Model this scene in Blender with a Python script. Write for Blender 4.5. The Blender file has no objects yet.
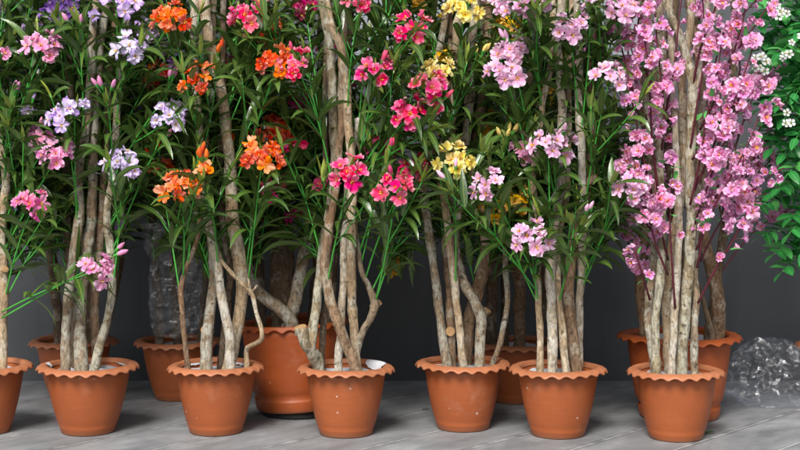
import bpy, math, random
from mathutils import Vector, Matrix, Quaternion, noise

R = random.Random(7)
scene = bpy.context.scene
COL = scene.collection
F, CH, HY = 1450.0, 0.94, 130.0          # focal length in photo pixels, eye height, horizon row


def P(px, py, Y):
    return Vector(((px - 400.0) * Y / F, Y, CH - (py - HY) * Y / F))


# ------------------------------------------------------------------ materials
class NT:
    def __init__(self, name):
        self.m = bpy.data.materials.new(name)
        self.m.use_nodes = True
        self.t = self.m.node_tree
        self.t.nodes.clear()
        self.out = self.t.nodes.new('ShaderNodeOutputMaterial')

    def n(self, kind, **kw):
        nd = self.t.nodes.new('ShaderNode' + kind)
        for k, v in kw.items():
            if hasattr(nd, k) and not k.startswith('i_'):
                setattr(nd, k, v)
            else:
                nd.inputs[k[2:].replace('_', ' ')].default_value = v
        return nd

    def l(self, a, b):
        self.t.links.new(a, b)

    def math(self, op, a, b=None, clamp=False):
        nd = self.t.nodes.new('ShaderNodeMath')
        nd.operation = op
        nd.use_clamp = clamp
        for i, x in enumerate((a, b)):
            if x is None:
                continue
            if isinstance(x, (int, float)):
                nd.inputs[i].default_value = x
            else:
                self.l(x, nd.inputs[i])
        return nd.outputs[0]

    def ramp(self, fac, stops, interp='LINEAR'):
        nd = self.t.nodes.new('ShaderNodeValToRGB')
        cr = nd.color_ramp
        cr.interpolation = interp
        while len(cr.elements) < len(stops):
            cr.elements.new(0.5)
        for e, (p, c) in zip(cr.elements, stops):
            e.position = p
            e.color = (c, c, c, 1) if isinstance(c, (int, float)) else (*c, 1)
        self.l(fac, nd.inputs[0])
        return nd.outputs[0]

    def mix(self, fac, a, b, blend='MIX'):
        nd = self.t.nodes.new('ShaderNodeMix')
        nd.data_type = 'RGBA'
        nd.blend_type = blend
        for s, x in ((nd.inputs[0], fac), (nd.inputs[6], a), (nd.inputs[7], b)):
            if isinstance(x, (int, float)):
                s.default_value = x
            elif isinstance(x, tuple):
                s.default_value = (*x, 1)
            else:
                self.l(x, s)
        return nd.outputs[2]

    def noise(self, vec, scale, detail=4, rough=0.55):
        nd = self.n('TexNoise', i_Scale=scale, i_Detail=detail, i_Roughness=rough)
        if vec is not None:
            self.l(vec, nd.inputs['Vector'])
        return nd.outputs['Fac']

    def coord(self):
        return self.n('TexCoord').outputs['Object']

    def fv(self):
        a = self.n('Attribute', attribute_name='fv')
        s = self.n('SeparateXYZ')
        self.l(a.outputs['Vector'], s.inputs[0])
        return s.outputs

    def bsdf(self, col, rough=0.5, spec=0.5):
        b = self.n('BsdfPrincipled')
        for s, x in ((b.inputs['Base Color'], col), (b.inputs['Roughness'], rough)):
            if isinstance(x, tuple):
                s.default_value = (*x, 1)
            elif isinstance(x, (int, float)):
                s.default_value = x
            else:
                self.l(x, s)
        b.inputs['Specular IOR Level'].default_value = spec
        return b

    def bump(self, h, b, strength=0.3, dist=0.01):
        nd = self.n('Bump', i_Strength=strength, i_Distance=dist)
        self.l(h, nd.inputs['Height'])
        self.l(nd.outputs[0], b.inputs['Normal'])

    def done(self, sh):
        self.l(sh, self.out.inputs[0])
        return self.m

    def leafy(self, b, col, amount):
        tr = self.n('BsdfTranslucent')
        self.l(col, tr.inputs[0])
        mx = self.n('MixShader', i_Fac=amount)
        self.l(b.outputs[0], mx.inputs[1])
        self.l(tr.outputs[0], mx.inputs[2])
        return mx.outputs[0]


def mat_leaf(name, dark, mid, young, rough=0.33):
    t = NT(name)
    u, v, r = t.fv()
    base = t.ramp(r, [(0.0, dark), (0.45, mid), (0.5, young), (1.0, tuple(c * 1.5 for c in young))])
    n = t.noise(t.coord(), 60, 3)
    base = t.mix(t.math('MULTIPLY', n, 0.45), base, tuple(c * 0.35 for c in dark))
    rib = t.ramp(t.math('ABSOLUTE', u), [(0.0, 1.0), (0.10, 0.7), (0.2, 0.0)])
    base = t.mix(t.math('MULTIPLY', rib, 0.22), base, tuple(min(1, c * 1.5 + 0.02) for c in young))
    geo = t.n('NewGeometry')
    base = t.mix(t.math('MULTIPLY', geo.outputs['Backfacing'], 0.4), base, tuple(c * 1.15 + 0.015 for c in mid))
    b = t.bsdf(base, rough, 0.6)
    t.bump(n, b, 0.25, 0.004)
    return t.done(t.leafy(b, base, 0.12))


def mat_petal(name, centre, mid, edge, var=0.12):
    t = NT(name)
    u, v, r = t.fv()
    base = t.ramp(v, [(0.0, centre), (0.22, mid), (0.62, mid), (0.9, edge), (1.0, edge)])
    st = t.noise(t.coord(), 260, 3, 0.6)
    vein = t.math('POWER', t.math('ABSOLUTE', t.math('SINE', t.math('MULTIPLY', u, 9.0))), 5.0)
    base = t.mix(t.math('MULTIPLY', vein, 0.22), base, mid)
    base = t.mix(t.math('MULTIPLY', t.math('GREATER_THAN', st, 0.56), 0.25), base, tuple(c * 0.75 for c in mid))
    oi = t.n('ObjectInfo')
    h = t.n('HueSaturation')
    t.l(t.math('ADD', t.math('MULTIPLY', oi.outputs['Random'], 0.03), 0.485), h.inputs['Hue'])
    t.l(t.math('ADD', t.math('MULTIPLY', oi.outputs['Random'], 2 * var), 1.0 - var * 1.2), h.inputs['Value'])
    t.l(t.math('ADD', t.math('MULTIPLY', r, 0.35), 0.82), h.inputs['Saturation'])
    t.l(base, h.inputs['Color'])
    b = t.bsdf(h.outputs[0], 0.75, 0.15)
    t.bump(st, b, 0.2, 0.002)
    return t.done(t.leafy(b, h.outputs[0], 0.3))


def mat_simple(name, col, rough=0.5, var=0.3, scale=40, spec=0.4):
    t = NT(name)
    n = t.noise(t.coord(), scale, 4)
    c = t.mix(n, tuple(x * (1 - var) for x in col), tuple(min(1, x * (1 + var)) for x in col))
    b = t.bsdf(c, rough, spec)
    t.bump(n, b, 0.2, 0.003)
    return t.done(b.outputs[0])


def mat_bark(name, base, lichen, lic=0.5):
    t = NT(name)
    co = t.coord()
    mp = t.n('Mapping')
    mp.inputs['Scale'].default_value = (1, 1, 0.35)
    t.l(co, mp.inputs['Vector'])
    n1 = t.noise(mp.outputs[0], 38, 6, 0.65)
    n2 = t.noise(co, 21, 5, 0.6)
    n3 = t.noise(mp.outputs[0], 125, 5, 0.75)
    n4 = t.noise(co, 62, 2, 0.5)
    n5 = t.noise(co, 5, 2, 0.5)
    c = t.ramp(n1, [(0.28, tuple(x * 0.42 for x in base)), (0.5, base), (0.72, tuple(min(1, x * 1.4) for x in base))])
    c = t.mix(t.ramp(n5, [(0.4, 0.0), (0.62, 0.55)]), c, (base[0] * .8, base[1] * .66, base[2] * .5))
    c = t.mix(t.ramp(n2, [(0.60 - 0.22 * lic, 0.0), (0.66 - 0.18 * lic, 0.8)]), c, lichen)
    c = t.mix(t.ramp(n4, [(0.30, 0.8), (0.37, 0.0)]), c, (0.05, 0.035, 0.025))
    c = t.mix(t.ramp(n3, [(0.38, 0.75), (0.54, 0.0)]), c, tuple(x * 0.3 for x in base))
    vo = t.n('TexVoronoi', i_Scale=48.0)
    t.l(mp.outputs[0], vo.inputs['Vector'])
    c = t.mix(t.ramp(t.math('ADD', vo.outputs['Distance'], t.math('MULTIPLY', n3, 0.3)), [(0.24, 0.6), (0.32, 0.0)]), c, tuple(min(0.7, x * 1.7 + 0.04) for x in base))
    b = t.bsdf(c, 0.85, 0.2)
    hh = t.math('ADD', t.math('MULTIPLY', n1, 0.7), t.math('MULTIPLY', n3, 0.6))
    t.bump(hh, b, 1.0, 0.012)
    return t.done(b.outputs[0])


def mat_pot(name, col):
    t = NT(name)
    co = t.coord()
    oi = t.n('ObjectInfo')
    n1 = t.noise(co, 6, 5, 0.6)
    mp = t.n('Mapping')
    mp.inputs['Scale'].default_value = (1, 1, 9)
    t.l(co, mp.inputs['Vector'])
    n2 = t.noise(mp.outputs[0], 9, 4, 0.6)
    n3 = t.noise(co, 90, 3, 0.6)
    off = t.n('VectorMath', operation='ADD')
    t.l(co, off.inputs[0])
    t.l(oi.outputs['Random'], off.inputs[1])
    c = t.mix(t.ramp(n1, [(0.3, 0.0), (0.7, 1.0)]), tuple(x * 0.86 for x in col), tuple(x * 1.1 for x in col))
    c = t.mix(t.ramp(n2, [(0.42, 0.22), (0.6, 0.0)]), c, (col[0] * .8, col[1] * .75, col[2] * .8))
    # chalky scuffs and splashes, sparse
    v = t.n('TexVoronoi', i_Scale=21.0)
    t.l(off.outputs[0], v.inputs['Vector'])
    spot = t.math('LESS_THAN', t.math('ADD', v.outputs['Distance'], t.math('MULTIPLY', n3, 0.16)), 0.155)
    n6 = t.noise(off.outputs[0], 3.5, 2)
    spot = t.math('MULTIPLY', spot, t.ramp(n6, [(0.5, 0.0), (0.56, 0.75)]))
    n7 = t.noise(off.outputs[0], 7, 6, 0.75)
    haze = t.ramp(n7, [(0.57, 0.0), (0.78, 0.26)])
    c = t.mix(haze, c, (0.55, 0.36, 0.27))
    c = t.mix(spot, c, (0.6, 0.5, 0.44))
    # dirt towards the foot
    s = t.n('SeparateXYZ')
    t.l(co, s.inputs[0])
    foot = t.ramp(t.math('ADD', s.outputs[2], t.math('MULTIPLY', n1, 0.03)), [(0.012, 0.5), (0.035, 0.0)])
    c = t.mix(foot, c, (0.3, 0.17, 0.1))
    c = t.mix(t.math('MULTIPLY', oi.outputs['Random'], 0.22), c, (col[0] * .72, col[1] * .66, col[2] * .6))
    b = t.bsdf(c, t.ramp(n1, [(0.3, 0.42), (0.7, 0.55)]), 0.4)
    t.bump(t.math('ADD', t.math('MULTIPLY', n3, 0.3), n2), b, 0.12, 0.004)
    return t.done(b.outputs[0])


def mat_film(name, clear=0.8, fres=0.35, streak=0.6, zs=1.0):
    t = NT(name)
    mp = t.n('Mapping')
    mp.inputs['Scale'].default_value = (1, 1, zs)
    t.l(t.coord(), mp.inputs['Vector'])
    co = mp.outputs[0]
    n = t.noise(co, 26, 5, 0.65)
    v = t.n('TexVoronoi', i_Scale=26.0)
    v.feature = 'DISTANCE_TO_EDGE'
    wp = t.n('VectorMath', operation='ADD')
    t.l(co, wp.inputs[0])
    t.l(t.math('MULTIPLY', n, 0.06), wp.inputs[1])
    t.l(wp.outputs[0], v.inputs['Vector'])
    crease = t.ramp(v.outputs['Distance'], [(0.0, 1.0), (0.035, 0.5), (0.12, 0.0)])
    tr = t.n('BsdfTransparent')
    tr.inputs[0].default_value = (0.97, 0.98, 1, 1)
    gl = t.n('BsdfGlossy', i_Roughness=0.16)
    gl.inputs['Color'].default_value = (1, 1, 1, 1)
    bp = t.n('Bump', i_Strength=0.35, i_Distance=0.02)
    t.l(n, bp.inputs['Height'])
    t.l(bp.outputs[0], gl.inputs['Normal'])
    df = t.n('BsdfDiffuse')
    df.inputs[0].default_value = (0.8, 0.83, 0.87, 1)
    g2 = t.n('MixShader', i_Fac=0.3)
    t.l(gl.outputs[0], g2.inputs[1])
    t.l(df.outputs[0], g2.inputs[2])
    fr = t.n('LayerWeight', i_Blend=0.30)
    white = t.ramp(t.noise(co, 13, 5, 0.7), [(0.52, 0.0), (0.64, 1.0)])
    f = t.math('ADD', t.math('MULTIPLY', t.math('POWER', fr.outputs['Facing'], 3.0), fres), t.math('MULTIPLY', t.math('MULTIPLY', crease, white), streak))
    f = t.math('ADD', f, 1.0 - clear, True)
    mx = t.n('MixShader')
    t.l(f, mx.inputs[0])
    t.l(tr.outputs[0], mx.inputs[1])
    t.l(g2.outputs[0], mx.inputs[2])
    return t.done(mx.outputs[0])


def mat_ground():
    t = NT('stone_paving')
    co = t.coord()
    s = t.n('SeparateXYZ')
    t.l(co, s.inputs[0])
    wob = t.noise(co, 5, 3)
    A = math.radians(49)
    d = t.math('ADD', t.math('MULTIPLY', s.outputs[0], math.sin(A)), t.math('MULTIPLY', s.outputs[1], -math.cos(A)))
    d = t.math('ADD', d, t.math('MULTIPLY', wob, 0.012))
    q = t.math('ADD', t.math('DIVIDE', d, 0.2325), 100.38)
    fr = t.math('FRACT', q)
    idx = t.math('FLOOR', q)
    e = t.math('ABSOLUTE', t.math('SUBTRACT', fr, 0.5))          # 0.5 at the joint
    joint = t.ramp(e, [(0.474, 0.0), (0.484, 1.0)])
    lip = t.math('MULTIPLY', t.ramp(e, [(0.445, 0.0), (0.466, 1.0)]), t.math('SUBTRACT', 1.0, joint))
    wn = t.n('TexWhiteNoise', noise_dimensions='1D')
    t.l(idx, wn.inputs['W'])
    rot = t.n('Mapping', vector_type='TEXTURE')
    rot.inputs['Rotation'].default_value = (0, 0, A)
    rot.inputs['Scale'].default_value = (1.9, 1, 1)
    t.l(co, rot.inputs['Vector'])
    n1 = t.noise(rot.outputs[0], 9, 8, 0.65)
    n2 = t.noise(co, 2.2, 5, 0.6)
    n3 = t.noise(co, 220, 3, 0.7)
    c = t.ramp(n1, [(0.32, (0.125, 0.131, 0.139)), (0.5, (0.215, 0.222, 0.229)), (0.68, (0.335, 0.342, 0.348))])
    c = t.mix(t.math('MULTIPLY', wn.outputs['Value'], 0.3), c, (0.2, 0.205, 0.21))
    c = t.mix(t.ramp(n2, [(0.35, 0.4), (0.6, 0.0)]), c, (0.15, 0.15, 0.15))
    c = t.mix(t.ramp(n3, [(0.32, 0.35), (0.45, 0.0)]), c, (0.12, 0.12, 0.12))
    n8 = t.noise(co, 14, 3)
    c = t.mix(t.math('MULTIPLY', joint, t.ramp(n8, [(0.40, 0.0), (0.65, 0.7)])), c, (0.46, 0.455, 0.44))
    c = t.mix(t.math('MULTIPLY', lip, t.ramp(n8, [(0.38, 0.85), (0.62, 0.1)])), c, (0.05, 0.05, 0.05))
    b = t.bsdf(c, 0.62, 0.35)
    h = t.math('SUBTRACT', t.math('ADD', t.math('MULTIPLY', n1, 0.5), t.math('MULTIPLY', n3, 0.15)), t.math('MULTIPLY', lip, 0.8))
    t.bump(h, b, 0.35, 0.008)
    return t.done(b.outputs[0])


def mat_wall(pale=False):
    t = NT('grey_wall_paint')
    co = t.coord()
    n1 = t.noise(co, 1.6, 6, 0.6)
    n2 = t.noise(co, 60, 4, 0.6)
    mp = t.n('Mapping')
    mp.inputs['Scale'].default_value = (6, 1, 0.6)
    t.l(co, mp.inputs['Vector'])
    n3 = t.noise(mp.outputs[0], 2.5, 5, 0.6)
    c = t.ramp(n1, [(0.3, (0.066, 0.071, 0.079)), (0.7, (0.090, 0.096, 0.105))])
    c = t.mix(t.ramp(n3, [(0.5, 0.0), (0.75, 0.35)]), c, (0.042, 0.045, 0.05))
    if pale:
        c = t.mix(0.8, c, (0.30, 0.32, 0.36))  # brighter light on the upper wall, put into the colour
    b = t.bsdf(c, 0.7, 0.3)
    t.bump(n2, b, 0.15, 0.003)
    return t.done(b.outputs[0])


M = {}
M['leaf'] = mat_leaf('oleander_leaf', (0.013, 0.048, 0.008), (0.088, 0.172, 0.029), (0.32, 0.39, 0.06), 0.27)
M['green_leaf'] = mat_leaf('glossy_green_leaf', (0.012, 0.11, 0.020), (0.035, 0.27, 0.055), (0.11, 0.43, 0.10), 0.3)
M['stem'] = mat_simple('green_stem', (0.06, 0.34, 0.045), 0.35, 0.25, 60)
M['twig'] = mat_simple('maroon_stem', (0.085, 0.012, 0.022), 0.45, 0.4, 60)
M['stamen'] = mat_simple('yellow_stamen', (0.85, 0.5, 0.06), 0.6, 0.2, 200)
M['cement'] = mat_simple('grey_cement', (0.5, 0.5, 0.53), 0.9, 0.4, 30)
M['cut'] = mat_simple('sawn_wood', (0.34, 0.20, 0.09), 0.85, 0.55, 70)
M['bottom'] = mat_simple('black_pot_foot', (0.012, 0.012, 0.012), 0.7, 0.3, 30)
M['splash'] = mat_simple('dried_cement', (0.6, 0.6, 0.63), 0.85, 0.15, 80)
M['dry'] = mat_simple('dry_leaf', (0.12, 0.07, 0.04), 0.8, 0.4, 80)
M['pot'] = mat_pot('terracotta', (0.335, 0.088, 0.026))
M['pot_big'] = mat_pot('terracotta_orange', (0.345, 0.076, 0.017))
M['rim'] = mat_pot('terracotta_rim_lit', (0.42, 0.155, 0.070))  # paler than the body: light caught by the lip, put into the colour
M['film'] = mat_film('clear_film', 0.95, 0.15, 0.5)
M['wrap'] = mat_film('clear_wrap', 0.90, 0.28, 0.9, 3.5)
PET = {
    'P': mat_petal('pink_petal', (0.88, 0.58, 0.50), (0.87, 0.32, 0.58), (0.91, 0.58, 0.76)),
    'Q': mat_petal('deep_pink_petal', (0.80, 0.35, 0.3), (0.80, 0.17, 0.42), (0.86, 0.36, 0.56)),
    'L': mat_petal('lavender_petal', (0.88, 0.78, 0.82), (0.73, 0.56, 0.90), (0.57, 0.37, 0.85)),
    'W': mat_petal('white_lilac_petal', (0.86, 0.80, 0.86), (0.82, 0.73, 0.93), (0.64, 0.48, 0.89)),
    'D': mat_petal('purple_petal', (0.45, 0.30, 0.58), (0.36, 0.19, 0.58), (0.27, 0.12, 0.48)),
    'O': mat_petal('orange_petal', (0.90, 0.36, 0.06), (0.90, 0.15, 0.035), (0.92, 0.28, 0.12)),
    'S': mat_petal('scarlet_petal', (0.7, 0.18, 0.03), (0.66, 0.055, 0.02), (0.70, 0.10, 0.03)),
    'H': mat_petal('hot_pink_petal', (0.86, 0.32, 0.08), (0.84, 0.055, 0.20), (0.90, 0.32, 0.46)),
    'M': mat_petal('magenta_petal', (0.6, 0.04, 0.1), (0.55, 0.025, 0.13), (0.60, 0.05, 0.19)),
    'Y': mat_petal('yellow_petal', (0.90, 0.58, 0.07), (0.92, 0.74, 0.20), (0.93, 0.84, 0.42)),
    'A': mat_petal('amber_petal', (0.75, 0.28, 0.01), (0.78, 0.42, 0.025), (0.80, 0.50, 0.05)),
    'K': mat_petal('pale_pink_petal', (0.90, 0.62, 0.50), (0.89, 0.49, 0.73), (0.92, 0.74, 0.87)),
    'C': mat_petal('cherry_petal', (0.80, 0.09, 0.26), (0.86, 0.35, 0.64), (0.90, 0.60, 0.80), 0.16),
    'N': mat_petal('small_white_petal', (0.7, 0.75, 0.4), (0.82, 0.84, 0.82), (0.85, 0.87, 0.86)),
}
LICH = (0.40, 0.41, 0.36)
BARK = {
    'grey': mat_bark('lichened_grey_bark', (0.33, 0.255, 0.175), (0.50, 0.49, 0.41), 0.62),
    'beige': mat_bark('beige_bark', (0.50, 0.375, 0.24), (0.62, 0.56, 0.44), 0.5),
    'white': mat_bark('pale_bark', (0.53, 0.455, 0.345), (0.64, 0.60, 0.52), 0.6),
    'brown': mat_bark('brown_bark', (0.28, 0.185, 0.115), (0.44, 0.37, 0.28), 0.35),
    'dark': mat_bark('dark_bark', (0.16, 0.115, 0.078), (0.30, 0.265, 0.21), 0.3),
    'green': mat_bark('mossy_pale_bark', (0.34, 0.285, 0.185), (0.54, 0.52, 0.42), 0.7),
}


# ------------------------------------------------------------------ mesh helper
class MB:
    def __init__(self):
        self.v, self.f, self.mi, self.a = [], [], [], []

    def add(self, verts, faces, attrs=None, mi=0):
        o = len(self.v)
        self.v += [tuple(p) for p in verts]
        self.a += attrs if attrs else [(0.0, 0.0, 0.0)] * len(verts)
        self.f += [tuple(i + o for i in f) for f in faces]
        self.mi += [mi] * len(faces)

    def tube(self, pts, rad, n=6, mi=0, cap=True, rfun=None, attr=(0, 0, 0)):
        pts = [Vector(p) for p in pts]
        rings, N = [], len(pts)
        t0 = (pts[1] - pts[0]).normalized()
        u = t0.orthogonal().normalized()
        for i, p in enumerate(pts):
            t = (pts[min(i + 1, N - 1)] - pts[max(i - 1, 0)]).normalized()
            u = (u - t * u.dot(t)).normalized()
            w = t.cross(u)
            r = rad[i] if isinstance(rad, (list, tuple)) else rad
            for k in range(n):
                a = 2 * math.pi * k / n
                d = u * math.cos(a) + w * math.sin(a)
                rings.append(p + d * (r * (rfun(p + d * r, i) if rfun else 1.0)))
        fs = [(i * n + k, i * n + (k + 1) % n, (i + 1) * n + (k + 1) % n, (i + 1) * n + k) for i in range(N - 1) for k in range(n)]
        if cap:
            fs.append(tuple(range(n - 1, -1, -1)))
            fs.append(tuple((N - 1) * n + k for k in range(n)))
        self.add(rings, fs, [attr] * len(rings), mi)

    def mesh(self, name, mats):
        me = bpy.data.meshes.new(name)
        me.from_pydata(self.v, [], self.f)
        for m in mats:
            me.materials.append(m)
        me.polygons.foreach_set('material_index', self.mi)
        me.polygons.foreach_set('use_smooth', [True] * len(self.f))
        at = me.attributes.new('fv', 'FLOAT_VECTOR', 'POINT')
        at.data.foreach_set('vector', [c for t in self.a for c in t])
        me.update()
        return me

    def build(self, name, mats, parent=None):
        return link(name, self.mesh(name, mats if isinstance(mats, list) else [mats]), parent)


def link(name, data, parent=None):
    o = bpy.data.objects.new(name, data)
    COL.objects.link(o)
    o.parent = parent
    return o


def tag(o, label=None, cat=None, group=None, kind=None):
    for k, v in (('label', label), ('category', cat), ('group', group), ('kind', kind)):
        if v:
            o[k] = v
    return o


def catmull(pts, step):
    out = []
    n = len(pts)
    for i in range(n - 1):
        p0, p1, p2, p3 = pts[max(i - 1, 0)], pts[i], pts[i + 1], pts[min(i + 2, n - 1)]
        L = math.dist(p1[:3], p2[:3])
        k = max(1, int(L / step))
        for j in range(k):
            t = j / k
            out.append([0.5 * (2 * b + (c - a) * t + (2 * a - 5 * b + 4 * c - d) * t * t + (3 * b - a - 3 * c + d) * t ** 3)
                        for a, b, c, d in zip(p0, p1, p2, p3)])
    out.append(list(pts[-1]))
    return out


# ------------------------------------------------------------------ pots
def make_pot(root, rim_d, H, base_r, big=False, nsc=22, over=None):
    body_top = rim_d / 2 - (over or (0.028 if not big else 0.034))
    mp = M['pot_big'] if big else M['pot']
    n = nsc * 8
    b = MB()
    g = 0.024 if not big else 0.045
    bulge = lambda t: base_r + (body_top - base_r) * (t ** 0.92) + 0.004 * math.sin(math.pi * t)
    prof = [(0.002, 0.012), (base_r - 0.012, 0.010), (base_r - 0.010, 0.0), (base_r - 0.002, 0.001), (base_r + 0.001, 0.004)]
    if big:
        prof += [(base_r + 0.004, 0.012), (base_r + 0.007, g - 0.010), (base_r + 0.006, g - 0.004), (base_r + 0.0005, g)]
    else:
        prof += [(bulge(0.06) + 0.0004, g - 0.006), (bulge(0.09) + 0.0006, g - 0.002), (bulge(0.1) - 0.0002, g)]
    for i in range(1, 13):
        t = i / 12
        z = g + (H - 0.012 - g) * t
        prof.append((bulge(z / (H - 0.012)), z))
    prof += [(body_top - 0.006, H - 0.010), (body_top - 0.012, H - 0.03), (body_top - 0.020, H - 0.06)]
    vs = [(r * math.cos(2 * math.pi * k / n), r * math.sin(2 * math.pi * k / n), z) for r, z in prof for k in range(n)]
    fs = [(i * n + k, i * n + (k + 1) % n, (i + 1) * n + (k + 1) % n, (i + 1) * n + k) for i in range(len(prof) - 1) for k in range(n)]
    b.add(vs, fs)
    pot = b.build('pot', mp, root)
    # scalloped lip
    r = MB()
    ro = rim_d / 2
    amp = 0.0034 if not big else 0.0044
    ph = R.random() * 6.28
    lip = [(body_top - 0.009, -0.012, 0), (body_top - 0.008, -0.003, 0), (body_top - 0.003, 0.0015, 0), (body_top + 0.006, 0.002, 0.05),
           (body_top + 0.55 * (ro - body_top), -0.001, 0.35), (ro - 0.004, -0.005, 0.85), (ro - 0.0005, -0.0085, 1.0),
           (ro - 0.001, -0.0118, 1.05), (ro - 0.004, -0.0128, 1.0), (ro - 0.008, -0.0098, 0.8), (body_top + 0.004, -0.010, 0.1), (body_top - 0.001, -0.013, 0)]
    vs = []
    for rr, z, w in lip:
        for k in range(n):
            a = 2 * math.pi * k / n
            s = math.cos(a * nsc + ph)
            s = s + 0.12 * math.cos(2 * (a * nsc + ph))
            irr = 1 + 0.12 * math.sin(a * 3 + ph)
            vs.append(((rr + w * 0.0025 * s) * math.cos(a), (rr + w * 0.0025 * s) * math.sin(a), H + z - w * amp * (s + 0.1) * irr + 0.0015 * math.sin(a * 2 + ph)))
    fs = [(i * n + k, i * n + (k + 1) % n, (i + 1) * n + (k + 1) % n, (i + 1) * n + k) for i in range(len(lip) - 1) for k in range(n)]
    r.add(vs, fs)
    r.build('rim', M['rim'] if not big else M['pot_big'], pot)
    # fill
    c = MB()
    zf = H - 0.024
    rf = body_top - 0.013
    vs, fs = [Vector((0, 0, zf))], []
    for i in range(1, 9):
        for k in range(36):
            a = 2 * math.pi * k / 36
            x, y = rf * i / 8 * math.cos(a), rf * i / 8 * math.sin(a)
            vs.append(Vector((x, y, zf + 0.010 * noise.noise(Vector((x * 25, y * 25, ph))) + (0.012 * max(0, noise.noise(Vector((x * 9, y * 9, ph + 5)))) if i > 5 else 0))))
    for k in range(36):
        fs.append((0, 1 + k, 1 + (k + 1) % 36))
        for i in range(7):
            a0 = 1 + i * 36
            fs.append((a0 + k, a0 + 36 + k, a0 + 36 + (k + 1) % 36, a0 + (k + 1) % 36))
    c.add(vs, fs)
    c.build('cement_filling', M['cement'], root)
    return pot, zf


def cement_smear(root, r, H, a0, a1, depth):
    """dried grey-white cement left on the inside of the lip"""
    b = MB()
    n = 40
    vs = []
    for k in range(n + 1):
        f = k / n
        a = math.radians(a0 + (a1 - a0) * f)
        e = math.sin(math.pi * f) ** 0.4
        j = 0.5 + 0.5 * noise.noise(Vector((a * 14, r * 50, H)))
        top = H + 0.0035 if depth > 0 else H - 0.010
        out = r + (0.012 * j * e if depth > 0 else -0.010)
        low = H - abs(depth) * (0.4 + 0.9 * j) * e
        for rr, z in ((out, H + 0.0032 - 0.0006), (r - 0.002, top), (r - 0.0105, H - 0.003), (r - 0.0125, (H + low) / 2 - 0.004), (r - 0.0135, low - 0.006)):
            vs.append((rr * math.cos(a), rr * math.sin(a), min(z, top)))
    m = 5
    b.add(vs, [(k * m + i, k * m + i + 1, (k + 1) * m + i + 1, (k + 1) * m + i) for k in range(n) for i in range(m - 1)])
    b.build('cement_smear', M['splash'], root)


# ------------------------------------------------------------------ trunks
def make_trunk(root, base, pts, bark, Y, zf, stubs=(), root_in=True, rin=0.1, H=0.2):
    """pts: (px, py, radius px, depth offset), from the foot upward"""
    w = []
    for i, (px, py, r, dy) in enumerate(pts):
        p = P(px, py, Y + dy)
        w.append([p.x, p.y, p.z, r * 0.84 * (Y + dy) / F])
    if root_in:
        for q in w:
            if q[2] < H + 0.05:
                rr = rin - q[3] - 0.004
                q[0] = base.x + max(-rr, min(rr, q[0] - base.x))
                ym = math.sqrt(max(0.0, rr * rr - (q[0] - base.x) ** 2))
                q[1] = base.y + max(-ym, min(ym, q[1] - base.y))
        w.insert(0, [w[0][0] * 0.98 + base.x * 0.02, w[0][1], min(zf - 0.015, w[0][2] - 0.01), w[0][3] * 1.12])
    sm = catmull(w, 0.012)
    sd = R.random() * 100
    pp = [Vector(q[:3]) for q in sm]
    for q in pp:
        q.x += 0.005 * noise.noise(Vector((q.z * 11, sd, 0)))
        q.y += 0.004 * noise.noise(Vector((q.z * 8, sd + 9, 0)))
    rad = [q[3] for q in sm]
    knots = [(R.random() * len(pp), R.random() * 6.28, R.uniform(0.18, 0.45)) for _ in range(max(2, len(pp) // 18))]

    def rf(p, i):
        x = 1 + 0.22 * noise.noise(Vector((p.x * 45, p.y * 45, p.z * 16 + sd))) + 0.09 * noise.noise(Vector((p.x * 110, p.y * 110, p.z * 70 + sd)))
        d = p - pp[i]
        a = math.atan2(d.y, d.x)
        for ki, ka, kh in knots:
            di = (i - ki) * 0.012 / 0.016
            if abs(di) < 3:
                x += kh * math.exp(-di * di) * max(0, math.cos(a - ka)) ** 3
        return x
    b = MB()
    b.tube([q - base for q in pp], rad, 12 if max(rad) > 0.011 else 9, 0, True, rf)
    t = b.build('trunk', BARK[bark], root)
    for (px, py, dx, dy, dz, L, r) in stubs:
        s = MB()
        p0 = P(px, py, Y) - base
        d = Vector((dx, dy, dz)).normalized()
        s.tube([p0 - d * 0.01, p0 + d * L * 0.5, p0 + d * L], [r * 1.15, r * 1.02, r], 12, 0, False,
               lambda p, i: 1 + 0.1 * noise.noise(p * 60))
        u = d.orthogonal().normalized()
        v = d.cross(u)
        cap = [p0 + d * (L + 0.001)] + [p0 + d * L + (u * math.cos(a * math.pi / 8) + v * math.sin(a * math.pi / 8)) * r * 1.01 for a in range(16)]
        s.add(cap, [(0, 1 + a, 1 + (a + 1) % 16) for a in range(16)], None, 1)
        s.build('branch_stub', [BARK[bark], M['cut']], t)
    return pp


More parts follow.
